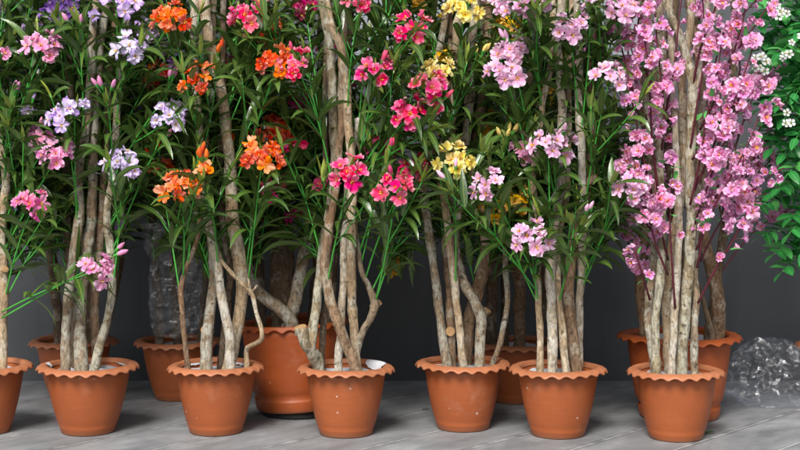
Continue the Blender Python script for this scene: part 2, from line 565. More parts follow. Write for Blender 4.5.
# ------------------------------------------------------------------ flowers
def petal(mb, L, W, az, tilt, curl, rnd, ruff=0.12, twist=0.2, r0=0.003, z0=0.0, mi=0):
    """one petal growing outward along azimuth az; tilt = angle above the flower's plane"""
    nu, nv = 5, 6
    vs, at = [], []
    ca, sa = math.cos(az), math.sin(az)
    x, z, an = r0, z0, tilt
    prof = []
    for j in range(nv):
        prof.append((x, z, an))
        x += math.cos(an) * L / (nv - 1)
        z += math.sin(an) * L / (nv - 1)
        an += curl / (nv - 1)
    wid = [0.22, 0.52, 0.84, 1.0, 0.88, 0.42]
    s1, s2 = rnd.random() * 9, rnd.random() * 9
    rr = rnd.random()
    for j in range(nv):
        px, pz, an = prof[j]
        v = j / (nv - 1)
        for i in range(nu):
            u = -1 + 2 * i / (nu - 1)
            w = u * W * 0.5 * wid[j]
            dz = W * ((0.16 * u * u) * (1 - v * 0.6) + ruff * v * math.sin(u * 4 + s1) + twist * u * v * 0.5 + ruff * 0.7 * v * v * math.sin(u * 9 + s2))
            back = -0.10 * L * (u * u) * (v > 0.99) + (0.05 * L * math.cos(u * 6 + s1) if v > 0.9 else 0)
            xx = px + back - math.sin(an) * dz
            zz = pz + math.cos(an) * dz
            vs.append((xx * ca - w * sa, xx * sa + w * ca, zz))
            at.append((u, v, rr))
    fs = [(j * nu + i, j * nu + i + 1, (j + 1) * nu + i + 1, (j + 1) * nu + i) for j in range(nv - 1) for i in range(nu - 1)]
    mb.add(vs, fs, at, mi)


def flower_mesh(key, kind, seed):
    rnd = random.Random(seed)
    b = MB()
    if kind == 'single':
        t0 = rnd.uniform(0.35, 0.95)
        for k in range(5):
            petal(b, rnd.uniform(0.023, 0.030), rnd.uniform(0.018, 0.025), k * 1.2566 + rnd.uniform(-.2, .2), t0 + rnd.uniform(-.25, .25), rnd.uniform(-1.1, -0.1), rnd, 0.2, 0.35)
    elif kind == 'double':
        for k in range(5):
            petal(b, rnd.uniform(0.022, 0.028), rnd.uniform(0.019, 0.024), k * 1.2566 + rnd.uniform(-.15, .15), rnd.uniform(0.15, .5), rnd.uniform(-0.8, -0.2), rnd, 0.2)
        for k in range(5):
            petal(b, rnd.uniform(0.016, 0.022), rnd.uniform(0.015, 0.020), k * 1.2566 + 0.6 + rnd.uniform(-.2, .2), rnd.uniform(0.7, 1.15), rnd.uniform(-0.7, 0.1), rnd, 0.22, z0=0.002)
    elif kind == 'cherry':
        n = rnd.choice((5, 5, 6))
        for k in range(n):
            petal(b, rnd.uniform(0.017, 0.024), rnd.uniform(0.018, 0.025), k * 6.283 / n + rnd.uniform(-.25, .25), rnd.uniform(-0.05, .6), rnd.uniform(-0.7, 0.6), rnd, 0.24, 0.4)
        for k in range(rnd.choice((3, 4, 5))):
            petal(b, rnd.uniform(0.010, 0.016), rnd.uniform(0.011, 0.017), rnd.random() * 6.28, rnd.uniform(0.4, 1.1), rnd.uniform(-0.5, 0.7), rnd, 0.26, 0.4, z0=0.002)
    elif kind == 'cupped':
        for k in range(6):
            petal(b, rnd.uniform(0.016, 0.020), rnd.uniform(0.018, 0.021), k * 1.047 + rnd.uniform(-.2, .2), rnd.uniform(0.75, 1.1), rnd.uniform(-0.3, 0.5), rnd, 0.12)
    elif kind == 'tiny':
        for k in range(5):
            petal(b, 0.010, 0.009, k * 1.2566, 0.25, -0.4, rnd, 0.08)
    # throat and stamens
    b.tube([(0, 0, -0.010), (0, 0, -0.002), (0, 0, 0.003)], [0.0015, 0.003, 0.0042], 6, 0, False, attr=(0.0, 0.25, 0.6))
    for k in range(4 if kind != 'tiny' else 1):
        a = rnd.random() * 6.28
        e = Vector((0.0035 * math.cos(a), 0.0035 * math.sin(a), rnd.uniform(0.006, 0.010)))
        b.tube([(0, 0, 0), e, e * 1.25], [0.0009, 0.0010, 0.0014], 4, 1)
    b.tube([(0, 0, -0.016), (0, 0, -0.008), (0, 0, -0.003)], [0.0012, 0.0028, 0.0022], 5, 2)
    return b.mesh('flower_' + kind, [PET[key], M['stamen'], M['stem']])


def bud_mesh(key, seed):
    b = MB()
    b.tube([(0, 0, 0.0), (0.0005, 0, 0.008), (0.001, 0, 0.018), (0.0005, 0.001, 0.028), (0, 0.001, 0.034)], [0.002, 0.0045, 0.0062, 0.0042, 0.0008], 7, 0, True,
           lambda p, i: 1 + 0.12 * math.sin(math.atan2(p.y, p.x) * 3 + i * 0.7), attr=(0.4, 0.7, 0.6))
    b.tube([(0, 0, -0.004), (0, 0, 0.003), (0.0004, 0, 0.010)], [0.002, 0.0042, 0.0050], 7, 1, False)
    return b.mesh('flower_bud', [PET[key], M['stem']])


FM, BM = {}, {}


def get_flower(key):
    kinds = {'C': ['cherry', 'cherry', 'cherry', 'cupped', 'cherry'], 'N': ['tiny'] * 2, 'O': ['double', 'double', 'single'], 'S': ['double', 'single'],
             'Y': ['double', 'double', 'single'], 'A': ['double', 'single']}.get(key, ['single', 'single', 'single', 'double'])
    if key not in FM:
        FM[key] = [flower_mesh(key, k, 31 * i + ord(key)) for i, k in enumerate(kinds * (2 if key != 'N' else 1))]
    return R.choice(FM[key])


def get_bud(key):
    if key not in BM:
        BM[key] = bud_mesh(key, ord(key))
    return BM[key]


def place(o, p, d, scale):
    d = d.normalized()
    q = d.to_track_quat('Z', 'Y') @ Quaternion((0, 0, 1), R.random() * 6.28)
    o.rotation_mode = 'QUATERNION'
    o.rotation_quaternion = q
    o.location = p
    o.scale = (scale,) * 3


# ------------------------------------------------------------------ leaves and sprays
def leaf(mb, p, d, L, W, droop, rnd, mi=0, nseg=7, fold=0.25, shape='lance'):
    d = d.normalized()
    side = d.cross(Vector((0, 0, 1)))
    if side.length < 0.15:
        side = d.orthogonal()
    side.normalize()
    side = (Quaternion(d, R.uniform(-0.7, 0.7)) @ side)
    vs, at = [], []
    q = Vector(p)
    tw = R.uniform(-0.12, 0.12)
    for j in range(nseg + 1):
        t = j / nseg
        if shape == 'lance':
            w = W * 0.5 * (math.sin(math.pi * min(1, (0.06 + 0.94 * t) ** 0.8)) ** 0.85 if t < 1 else 0.0) + 0.0006
        else:
            w = W * 0.5 * (math.sin(math.pi * (0.05 + 0.95 * t) ** 0.72) ** 0.7 if t < 1 else 0.0) + 0.0004
        nrm = side.cross(d).normalized()
        for u in (-1, 0, 1):
            vs.append(q + side * (u * w) + nrm * (abs(u) * w * fold))
            at.append((float(u), t, rnd))
        q = q + d * (L / nseg)
        d = (d + Vector((0, 0, -droop / nseg * (0.4 + 1.3 * t)))).normalized()
        side = (side - d * side.dot(d)).normalized()
        side = Quaternion(d, tw) @ side
    fs = []
    for j in range(nseg):
        a = j * 3
        fs += [(a, a + 1, a + 4, a + 3), (a + 1, a + 2, a + 5, a + 4)]
    mb.add(vs, fs, at, mi)


def bez(a, c, b, n):
    return [a * (1 - t) ** 2 + c * 2 * t * (1 - t) + b * t * t for t in [i / n for i in range(n + 1)]]


def leaves_along(mb, pts, t0, t1, nodes, Lr, Wr, outer, droopr=(0.5, 1.5)):
    N = len(pts) - 1
    ang = R.random() * 6.28
    for k in range(nodes):
        t = t0 + (t1 - t0) * (k + R.uniform(-.25, .25)) / max(1, nodes - 1)
        t = min(0.99, max(0.02, t))
        i = min(N - 1, int(t * N))
        f = t * N - i
        p = pts[i].lerp(pts[i + 1], f)
        tg = (pts[i + 1] - pts[i]).normalized()
        u = tg.orthogonal().normalized()
        m = R.choice((2, 3, 3))
        ang += 0.9
        for j in range(m):
            a = ang + 2 * math.pi * j / m + R.uniform(-.3, .3)
            rad = Quaternion(tg, a) @ u
            open_ = R.uniform(0.45, 1.15)
            d = tg * math.cos(open_) + rad * math.sin(open_)
            sz = R.uniform(*Lr) * (1 - 0.25 * (t > 0.85))
            leaf(mb, p + rad * 0.002, d, sz, R.uniform(*Wr), R.uniform(*droopr), R.uniform(0, 0.45))


def spray(root, base, b3, tip, key=None, nf=0, nb=0, out=None, size=1.0, dens=1.0, nside=None, flop=None):
    """a green plastic stem with whorled leaves, forking; flowers and buds at its tip"""
    b3, tip = b3 - base, tip - base
    out = out or Vector((0, -1, 0.5))
    mb = MB()
    L = (tip - b3).length
    ctl = b3.lerp(tip, 0.5) + Vector((R.uniform(-.02, .02), R.uniform(-.02, .02), 0.04 * L + R.uniform(-0.01, 0.03)))
    if flop:
        ctl += Vector(flop)
    main = bez(b3, ctl, tip, 12)
    sr = 0.0025
    mb.tube(main, [sr * (1.15 - 0.4 * i / 12) for i in range(13)], 5, 1)
    tl = min(0.85, max(0.3, 1 - 0.24 / max(L, 0.2)))
    leaves_along(mb, main, tl, 0.90, max(3, int(5 * dens)), (0.10, 0.18), (0.0165, 0.0250), out, (0.7, 2.2))
    # side forks
    ns = R.choice((1, 2, 2, 3)) if nside is None else nside
    tips = []
    for k in range(ns):
        t = R.uniform(0.35, 0.62)
        i = int(t * 12)
        p = main[i]
        tg = (main[i + 1] - main[i]).normalized()
        ax = Quaternion(tg, R.random() * 6.28) @ tg.orthogonal().normalized()
        d = Quaternion(ax, R.uniform(0.3, 0.65)) @ tg
        l2 = min(0.24, (1 - t) * L * R.uniform(0.75, 1.05) + 0.05)
        e = p + d * l2 + Vector((0, 0, 0.02))
        sb = bez(p, p + d * l2 * 0.5, e, 8)
        mb.tube(sb, [sr * (0.95 - 0.35 * j / 8) for j in range(9)], 5, 1)
        leaves_along(mb, sb, 0.42, 0.97, max(3, int(4 * dens)), (0.09, 0.165), (0.0150, 0.0230), out, (0.7, 2.1))
        tips.append((e, (sb[-1] - sb[-2]).normalized()))
    td = (main[-1] - main[-2]).normalized()
    for e, d in tips + [(tip, td)]:
        for k in range(R.choice((2, 3))):      # young upright leaves
            rad = Vector((R.uniform(-1, 1), R.uniform(-1, 1), R.uniform(-.3, .6))).normalized()
            leaf(mb, e - d * 0.012, d * 1.0 + rad * R.uniform(0.15, 0.5), R.uniform(0.05, 0.085), R.uniform(0.010, 0.015), R.uniform(-0.1, 0.5), R.uniform(0.48, 0.8))
    face = (out * 1.0 + td * 0.6 + Vector((0, -0.35, 0.25))).normalized()
    heads = []
    for k in range(nf):
        if nf == 1:
            d = face
            off = face * 0.015
        else:
            a = 2.4 * k + R.uniform(-.35, .35)
            s = math.sqrt((k + 0.35) / nf)
            u = face.orthogonal().normalized()
            lat = Quaternion(face, a) @ u
            d = (face * (1.05 - 0.45 * s) + lat * s * 0.95).normalized()
            off = face * (0.022 - 0.012 * s) + lat * s * (0.028 + 0.0031 * nf)
        heads.append((tip + off * size + face * 0.018, d))
    for hp, d in heads:
        mb.tube([tip - td * 0.015, tip.lerp(hp, 0.5) - face * 0.004, hp - d * 0.012], [0.0014, 0.0012, 0.0012], 4, 1)
    buds = []
    for k in range(nb):
        d = (td * 0.9 + Vector((R.uniform(-.55, .55), R.uniform(-.5, .2), R.uniform(0.1, .6)))).normalized()
        bp = tip + d * R.uniform(0.035, 0.06) + (face * 0.01)
        mb.tube([tip - td * 0.01, tip.lerp(bp, 0.6), bp], [0.0014, 0.0011, 0.0013], 4, 1)
        buds.append((bp, d))
    o = mb.build('leafy_spray', [M['leaf'], M['stem']], root)
    for hp, d in heads:
        fo = link('flower', get_flower(key), o)
        place(fo, hp, d, R.uniform(0.76, 1.08) * size)
    for bp, d in buds:
        bo = link('flower_bud', get_bud(key), o)
        place(bo, bp, d, R.uniform(1.0, 1.35))
    return o


def trunk_point(trunks, tip, drop):
    zt = max(0.42, tip.z - drop)
    best, bd = None, 1e9
    for pp in trunks:
        for q in pp[::3]:
            d = (q.z - zt) ** 2 * 2.0 + (q.x - tip.x) ** 2 + 0.6 * (q.y - tip.y) ** 2
            if q.z > 0.40 and d < bd:
                best, bd = q, d
    return best.copy()


def tree(name, label, cat, group, px, py, rim, H, base_r, trunks, big=False, Yfix=None, tilt=None, lift=0.0, over=None, smear=()):
    Y = Yfix or CH * F / (py - HY) + base_r
    base = Vector(((px - 400) * Y / F, Y, 0))
    root = tag(link(name, None), label, cat, group)
    root.location = base
    pot, zf = make_pot(root, rim, H, base_r, big, over=over)
    rin = rim / 2 - (over or (0.028 if not big else 0.034)) - 0.016
    for a0, a1, depth in smear:
        cement_smear(root, rin + 0.016, H, a0, a1, depth)
    pot.rotation_euler.z = R.random() * 6.28
    if tilt:
        pot.rotation_euler = tilt
        pot.location.z = lift
    tp = []
    for t in trunks:
        bark, pts = t[0], t[1]
        st = t[2] if len(t) > 2 else ()
        tp.append(make_trunk(root, base, pts, bark, Y, zf, st, t[3] if len(t) > 3 else True, rin, H))
    return root, base, Y, tp


def flowers(T, lst, outx=0.0):
    root, base, Y, tp = T
    for it in lst:
        px, py, key, nf, nb, dy = it[:6]
        nf += nf in (3, 4, 5)
        dy -= 0.03
        tip = P(px, py, Y + dy)
        b3 = P(*it[6], Y + (it[7] if len(it) > 7 else 0)) if len(it) > 6 and it[6] else trunk_point(tp, tip, R.uniform(0.24, 0.40))
        out = Vector((0.8 * (tip.x - base.x) + outx, -0.9, 0.25))
        out.normalize()
        spray(root, base, b3, tip, key, nf, nb, out, R.uniform(1.0, 1.13), dens=0.9, nside=R.choice((0, 1, 1, 2)))


def fill(T, n, xr, yr, dyr, key=None, nf=(0, 0), prob=0.0, nb=0.0, dens=1.0):
    root, base, Y, tp = T
    for k in range(n):
        f = (k + R.random()) / n
        tip = P(xr[0] + (xr[1] - xr[0]) * ((f * 7.31) % 1.0), yr[0] + (yr[1] - yr[0]) * f, Y + R.uniform(*dyr))
        b3 = trunk_point(tp, tip, R.uniform(0.22, 0.40))
        kk = R.choice(key) if key else None
        fl = kk and R.random() < prob
        bd = kk and R.random() < nb
        out = Vector((tip.x - base.x, -0.8, 0.3)).normalized()
        spray(root, base, b3, tip, kk, R.randint(*nf) if fl else 0, 2 if bd else 0, out, dens=dens)


FRONT = 'potted flowering trees standing in the front row'
BACK = 'potted trees standing in the back row'
RB = 0.081

# ================================================================== the trees, front row
T1 = tree('potted_oleander', 'potted tree cut off by the left edge, lichened trunk, pink flowers over it', 'potted tree', FRONT,
          -17, 437, 0.305, 0.21, RB, [
    ('beige', [(3, 372, 5, 0.0), (3, 322, 5, 0), (4, 275, 5.5, 0), (1, 235, 5.5, 0), (5, 192, 5, 0), (4, 165, 4.5, 0), (-2, 130, 4, 0), (-6, 60, 4, 0.02), (0, -10, 3.5, 0), (2, -90, 3, 0)], [(3, 271, 0.5, -0.7, 0.3, 0.022, 0.010)]),
    ('grey', [(-20, 370, 6, -0.02), (-24, 300, 5.5, 0), (-20, 220, 5, 0), (-26, 120, 5, 0), (-22, 20, 4, 0), (-28, -90, 3.5, 0)]),
    ('brown', [(-38, 368, 5, 0.03), (-40, 280, 5, 0.04), (-44, 150, 4, 0.05), (-40, -80, 3, 0.05)]),
])
flowers(T1, [(44, 52, 'P', 6, 0, -0.06), (57, 158, 'P', 5, 0, -0.08), (40, 143, 'P', 3, 1, -0.02), (33, 208, 'Q', 5, 0, -0.1), (28, 121, 'L', 1, 1, 0.06), (8, 136, 'D', 2, 0, 0.1),
             (93, 272, 'P', 4, 0, -0.16, (2, 312), -0.02), (102, 262, 'P', 0, 2, -0.15, (2, 318), -0.02), (-4, 60, 'P', 2, 0, -0.05), (12, 108, 'P', 0, 2, -0.05), (3, 214, 'D', 2, 0, 0.08)])
fill(T1, 13, (-55, 66), (-70, 225), (0.03, 0.2), ['P', 'L'], (1, 2), 0.1, 0.15)
fill(T1, 14, (-150, -20), (-70, 225), (0.0, 0.35))  # added sprays outside the frame, there to shade the wall at the left

T2 = tree('potted_oleander', 'potted tree with lavender flowers and four lichened grey trunks in front', 'potted tree', FRONT,
          88, 437, 0.316, 0.21, RB, smear=((20, 55, -0.008), (172, 184, 0.006)), trunks=[
    ('grey', [(65, 366, 6, -0.05), (66, 335, 5.6, -0.05), (69, 295, 5.6, -0.04), (73, 258, 5.8, -0.03), (78, 226, 6, -0.02), (79, 198, 5.6, 0), (78, 175, 5.2, 0), (83, 148, 5, 0), (88, 115, 5.5, 0), (91, 78, 5.4, 0), (93, 28, 5, 0), (98, -10, 4.5, 0), (102, -90, 4, 0)]),
    ('grey', [(82, 370, 9, -0.03), (80, 335, 7.5, -0.02), (80, 305, 7, 0), (85, 270, 6.5, 0.01), (91, 222, 6, 0.02), (93, 170, 5.5, 0.02), (95, 110, 5, 0.02), (100, 50, 4.8, 0.02), (108, -10, 4.5, 0.03), (112, -90, 4, 0.03)]),
    ('green', [(94, 372, 6, -0.06), (100, 348, 5.2, -0.06), (108, 318, 5, -0.06), (112, 288, 5, -0.06), (110, 248, 5, -0.05), (107, 218, 5, -0.05), (109, 195, 5, -0.04), (115, 160, 4.6, -0.03), (117, 100, 4.5, 0), (122, 60, 4.2, 0), (128, 15, 4, 0), (134, -80, 3.5, 0)]),
    ('brown', [(97, 364, 5, 0.05), (95, 310, 5.5, 0.05), (98, 255, 5.5, 0.05), (103, 200, 5, 0.05), (107, 130, 4.5, 0.06), (112, 60, 4, 0.06), (118, -80, 3.5, 0.06)]),
    ('dark', [(75, 360, 5, 0.08), (70, 280, 5, 0.1), (66, 180, 5, 0.12), (70, 80, 5, 0.12), (62, -80, 4, 0.12)]),
])
flowers(T2, [(126, 8, 'L', 5, 0, -0.08), (132, 51, 'W', 6, 0, -0.1), (169, 121, 'W', 5, 0, -0.06), (122, 168, 'W', 7, 0, -0.1), (66, 121, 'L', 5, 0, -0.1), (75, 112, 'W', 2, 0, -0.09), (60, 18, 'D', 6, 0, 0.1), (70, 8, 'D', 4, 0, 0.12),
             (79, 42, 'P', 0, 3, -0.06), (107, 102, 'P', 0, 3, -0.12), (167, 96, 'P', 0, 3, -0.05), (158, 150, 'P', 0, 2, -0.05), (95, 25, 'L', 1, 0, 0.03)])
fill(T2, 15, (40, 165), (-75, 225), (0.06, 0.26), ['D', 'L'], (2, 3), 0.35, 0.1)

T3 = tree('potted_oleander', 'potted tree with bright orange flowers, pale trunks and a thin forked twig', 'potted tree', FRONT,
          216, 437, 0.302, 0.21, RB, smear=((30, 75, -0.012), (100, 150, -0.012)), trunks=[
    ('brown', [(187, 366, 3.6, -0.06), (185, 337, 3.4, -0.06), (182, 308, 3.3, -0.06), (181, 287, 3.2, -0.06), (187, 265, 3, -0.05), (197, 240, 2.8, -0.03), (203, 200, 2.6, 0)]),
    ('grey', [(206, 368, 7.5, -0.03), (207, 330, 7, -0.02), (212, 300, 6, 0), (214, 270, 5.5, 0.02), (210, 220, 5, 0.04), (205, 150, 4.5, 0.05), (212, 60, 4, 0.06), (214, -80, 4, 0.06)], [(208, 331, -0.15, -1, 0.25, 0.028, 0.0155)]),
    ('white', [(231, 370, 6, -0.07), (229, 332, 5.6, -0.07), (222, 295, 5.4, -0.07), (216, 260, 5.2, -0.06), (208, 222, 5, -0.05), (203, 188, 4.8, -0.05), (201, 150, 4.8, -0.05), (197, 100, 5, -0.04), (195, 55, 5, -0.03), (194, 0, 4.8, 0), (190, -90, 4, 0)]),
    ('beige', [(229, 366, 8, 0.0), (237, 330, 7.2, 0.0), (242, 295, 7.4, 0), (239, 260, 8, 0), (233, 222, 8, 0), (231, 185, 7.2, 0), (226, 120, 6.6, 0), (217, 75, 6.4, 0), (210, 40, 6.2, 0), (204, 0, 6, 0), (200, -90, 5, 0)]),
    ('beige', [(244, 368, 3.4, -0.08), (254, 353, 3.0, -0.08), (262, 338, 2.8, -0.08), (257, 313, 2.7, -0.08), (251, 293, 2.8, -0.08), (238, 280, 2.6, -0.08), (222, 262, 2.2, -0.06), (219, 252, 1.8, -0.04)]),
    ('beige', [(251, 295, 2.2, -0.08), (248, 280, 1.6, -0.08), (249, 270, 1.1, -0.08)], (), False),
    ('beige', [(251, 293, 1.6, -0.08), (255, 288, 1.2, -0.08), (257, 285, 0.8, -0.08)], (), False),
    ('dark', [(221, 362, 5, 0.04), (226, 318, 4.5, 0.05), (230, 270, 4.2, 0.06), (221, 190, 4, 0.07), (226, -80, 3.5, 0.08)]),
])
flowers(T3, [(173, 22, 'O', 7, 0, -0.08), (198, 85, 'O', 5, 0, -0.12), (180, 190, 'O', 7, 0, -0.17), (196, 172, 'O', 0, 3, -0.1), (262, 161, 'O', 8, 0, -0.2), (276, 67, 'O', 6, 0, -0.14), (206, 176, 'O', 1, 2, -0.14),
             (216, 70, 'O', 0, 2, -0.1), (265, 38, 'S', 4, 0, 0.1), (160, 172, 'S', 2, 2, 0.06)])
fill(T3, 15, (160, 290), (-75, 232), (0.06, 0.26), ['S', 'O'], (2, 4), 0.3, 0.15)

T4 = tree('potted_oleander', 'potted tree with hot pink flowers and a gnarled stump beside crossing trunks', 'potted tree', FRONT,
          346, 439, 0.302, 0.21, RB, smear=((5, 58, 0.020),), trunks=[
    ('green', [(309, 370, 7, -0.04), (311, 350, 6, -0.04), (314, 325, 5.6, -0.03), (318, 290, 5.6, -0.02), (321, 262, 5.4, 0), (325, 235, 5.2, 0), (330, 205, 5, 0.0), (334, 160, 5, 0.02), (333, 115, 5.2, 0.02), (332, 67, 5.2, 0.02), (329, 36, 5.4, 0.01), (322, 5, 5.5, 0), (312, -40, 5, 0), (308, -90, 4, 0)]),
    ('green', [(310, 362, 6.5, -0.055), (305, 344, 6.5, -0.055), (301, 328, 6.6, -0.055)], [(301, 330, -0.25, -0.3, 1, 0.010, 0.0195)]),
    ('brown', [(357, 372, 7, -0.08), (350, 352, 6.6, -0.08), (339, 326, 6.6, -0.08), (331, 300, 6.4, -0.07), (325, 268, 6, -0.06), (328, 235, 5.6, -0.05), (333, 205, 5.2, -0.04), (337, 170, 4.8, -0.02), (341, 120, 4.5, 0), (343, 40, 4, 0.0), (352, -80, 3.5, 0)]),
    ('beige', [(357, 366, 5.5, 0.0), (353, 320, 5.4, 0.0), (351, 262, 5.6, -0.02), (352, 215, 5.6, -0.02), (351, 160, 5.4, -0.02), (348, 115, 5.2, -0.01), (345, 70, 5.6, 0), (340, 45, 5.4, 0), (331, 25, 5, 0), (326, -10, 4.5, 0.01), (326, -90, 4, 0.02)]),
    ('white', [(339, 370, 5.2, -0.03), (340, 335, 4.6, -0.03), (343, 290, 4.6, -0.02), (344, 240, 4.4, 0.02), (348, 185, 4, 0.04), (352, 150, 4.4, 0.04), (358, 128, 5, 0.03), (357, 118, 4.5, 0.03)]),
    ('grey', [(354, 366, 4.4, 0.03), (361, 337, 4, 0.0), (371, 318, 4.4, -0.02), (375, 304, 5, -0.02), (369, 288, 3.4, -0.02), (362, 270, 3.2, -0.01), (358, 245, 3, 0), (354, 215, 3, 0.01)], [(375, 306, 0.6, -0.3, 0.7, 0.020, 0.0125)]),
    ('dark', [(322, 364, 4, 0.03), (324, 320, 3.8, 0.03), (329, 290, 3.6, 0.04), (332, 240, 3.6, 0.05), (325, 150, 3.4, 0.06), (331, -80, 3, 0.06)]),
])
flowers(T4, [(254, 20, 'H', 6, 0, -0.02), (243, 26, 'H', 2, 0, 0.02), (298, 70, 'H', 6, 1, -0.12), (362, 2, 'H', 6, 0, -0.08), (376, 76, 'H', 6, 3, -0.12), (350, 177, 'H', 6, 0, -0.2), (396, 191, 'H', 6, 1, -0.19), (412, 174, 'M', 6, 0, -0.06),
             (410, 32, 'H', 6, 1, -0.1), (428, 91, 'H', 5, 0, -0.12), (408, 118, 'H', 5, 0, -0.12), (385, 154, 'M', 5, 0, 0.1), (432, 112, 'H', 1, 1, -0.1), (388, 163, 'H', 0, 2, -0.1), (291, 155, 'M', 2, 0, 0.05)])
fill(T4, 15, (285, 425), (-75, 232), (0.06, 0.26), ['M'], (2, 4), 0.3, 0.12)

T5 = tree('potted_oleander', 'potted tree with pale yellow flowers and a forked Y-shaped trunk', 'potted tree', FRONT,
          463, 433, 0.300, 0.21, RB, [
    ('grey', [(447, 364, 6, -0.03), (442, 330, 5.6, -0.03), (437, 300, 5.4, -0.02), (434, 262, 5.4, -0.02), (428, 225, 5.2, -0.01), (423, 195, 5, 0), (428, 160, 4.8, 0.02), (434, 110, 4.6, 0.03), (440, 50, 4.3, 0.03), (450, -10, 4, 0.03), (455, -90, 3.5, 0.03)]),
    ('beige', [(463, 366, 5, -0.07), (460, 330, 4.6, -0.07), (456, 290, 4.8, -0.06), (450, 248, 5, -0.05), (446, 215, 5, -0.04), (442, 180, 4.8, -0.03), (441, 153, 5, -0.03), (448, 132, 5.2, -0.02), (455, 105, 5.2, 0), (456, 70, 5, 0), (457, 35, 4.8, 0), (462, -10, 4.5, 0), (466, -90, 4, 0)], [(449, 241, -1, -0.1, 0.5, 0.02, 0.004)]),
    ('grey', [(480, 368, 6.4, -0.04), (480, 340, 6, -0.04), (481, 318, 6.2, -0.04), (474, 300, 6.4, -0.04), (465, 285, 6.2, -0.03), (459, 268, 5.6, -0.02), (455, 240, 5, 0), (458, 205, 5, 0.02), (464, 160, 5, 0.03), (468, 120, 5.2, 0.03), (471, 75, 5.4, 0.02), (473, 35, 5.2, 0.02), (476, -10, 5, 0.02), (480, -90, 4, 0.02)], [(482, 317, 0.55, -0.25, 0.75, 0.030, 0.014)]),
    ('brown', [(466, 360, 8, 0.05), (468, 330, 8, 0.05), (473, 305, 8.2, 0.04), (481, 278, 8.2, 0.03), (486, 248, 8.2, 0.03), (483, 220, 8, 0.04), (476, 195, 7.5, 0.06), (474, 160, 7, 0.07), (482, 100, 6, 0.08), (488, 20, 5.5, 0.09), (490, -90, 5, 0.09)]),
    ('grey', [(495, 366, 3.6, -0.02), (499, 345, 3.4, -0.02), (505, 318, 3.4, -0.02), (507, 285, 3.4, -0.02), (505, 250, 3.3, -0.01), (503, 225, 3, 0), (508, 190, 2.8, 0)]),
    ('brown', [(452, 362, 5, 0.0), (450, 325, 5.5, -0.01), (449, 290, 4.4, 0.02), (446, 240, 4, 0.04), (452, 150, 4, 0.06), (447, -80, 3, 0.07)], [(451, 331, -0.1, -1, 0.1, 0.036, 0.0145)]),
])
flowers(T5, [(463, 13, 'Y', 8, 0, -0.08), (438, 78, 'Y', 5, 0, -0.15), (453, 164, 'Y', 7, 0, -0.2), (474, 68, 'Y', 0, 3, -0.1), (504, 150, 'Y', 0, 4, -0.1), (405, 18, 'Y', 0, 3, -0.04), (508, 33, 'A', 3, 0, 0.1), (446, 62, 'A', 2, 0, 0.08), (420, 2, 'A', 4, 0, 0.06), (395, 258, 'A', 3, 0, 0.3, (440, 200), 0.1)])
fill(T5, 14, (415, 512), (-75, 226), (0.06, 0.26), ['A', 'Y'], (2, 4), 0.4, 0.1)

T6 = tree('potted_oleander', 'potted tree with pale pink flowers and slim straight trunks', 'potted tree', FRONT,
          558, 440, 0.302, 0.21, RB, [
    ('beige', [(541, 372, 4.4, -0.04), (540, 330, 4.2, -0.04), (538, 285, 4.2, -0.04), (537, 240, 4.2, -0.03), (535, 210, 4, -0.02), (532, 178, 4, -0.02), (538, 145, 4, 0), (542, 110, 4, 0.02), (552, 50, 4, 0.02), (556, -80, 3.5, 0.02)]),
    ('white', [(553, 376, 6.2, -0.06), (552, 330, 6, -0.06), (551, 280, 6, -0.05), (553, 235, 5.8, -0.04), (558, 205, 5.6, -0.03), (561, 165, 5.4, -0.02), (563, 120, 5.2, 0), (560, 85, 5, 0), (558, 40, 4.6, 0), (562, -10, 4.5, 0), (565, -90, 4, 0)]),
    ('beige', [(566, 374, 5, -0.05), (561, 325, 4.6, -0.04), (557, 280, 4.4, -0.03), (559, 235, 4.2, 0), (566, 190, 4, 0.02), (568, 140, 3.8, 0.03), (570, 70, 4, 0.03), (575, -80, 3.5, 0.03)]),
    ('brown', [(577, 372, 7, 0.0), (572, 335, 7, 0.0), (568, 292, 7, 0.0), (572, 255, 7.4, 0), (579, 220, 7.4, 0), (585, 190, 6.8, 0.02), (591, 150, 6, 0.03), (592, 110, 5.6, 0.03), (590, 50, 5, 0.04), (594, -80, 4, 0.04)], [(589, 182, 0.8, -0.2, 0.5, 0.03, 0.013)]),
    ('white', [(578, 366, 5, 0.03), (580, 300, 4.6, 0.03), (583, 235, 5, -0.02), (583, 190, 5, -0.02), (581, 140, 5, -0.02), (579, 100, 5, -0.01), (579, 50, 4.6, 0), (577, -10, 4, 0), (580, -90, 4, 0)]),
])
flowers(T6, [(522, 12, 'K', 6, 0, -0.06), (538, 4, 'K', 5, 0, -0.1), (572, 31, 'K', 6, 1, -0.1), (505, 76, 'K', 7, 0, -0.1), (514, 56, 'K', 5, 2, 0.0), (548, 148, 'K', 5, 0, -0.12), (562, 150, 'K', 3, 1, -0.06), (490, 188, 'K', 6, 0, -0.16), (531, 240, 'K', 7, 0, -0.14),
             (609, 82, 'K', 6, 0, -0.12), (621, 12, 'K', 6, 0, -0.08), (630, 193, 'K', 6, 0, -0.14), (598, 40, 'P', 2, 0, 0.04), (457, 190, 'K', 0, 2, -0.16), (525, 155, 'P', 3, 0, 0.02), (495, 213, 'A', 3, 0, -0.04), (590, 6, 'K', 1, 2, -0.1), (613, 205, 'K', 0, 2, -0.1), (583, 225, 'K', 0, 2, -0.14), (500, 5, 'K', 3, 0, 0.0)])
fill(T6, 14, (505, 632), (-75, 228), (0.06, 0.26), ['P', 'K'], (1, 3), 0.2, 0.15)


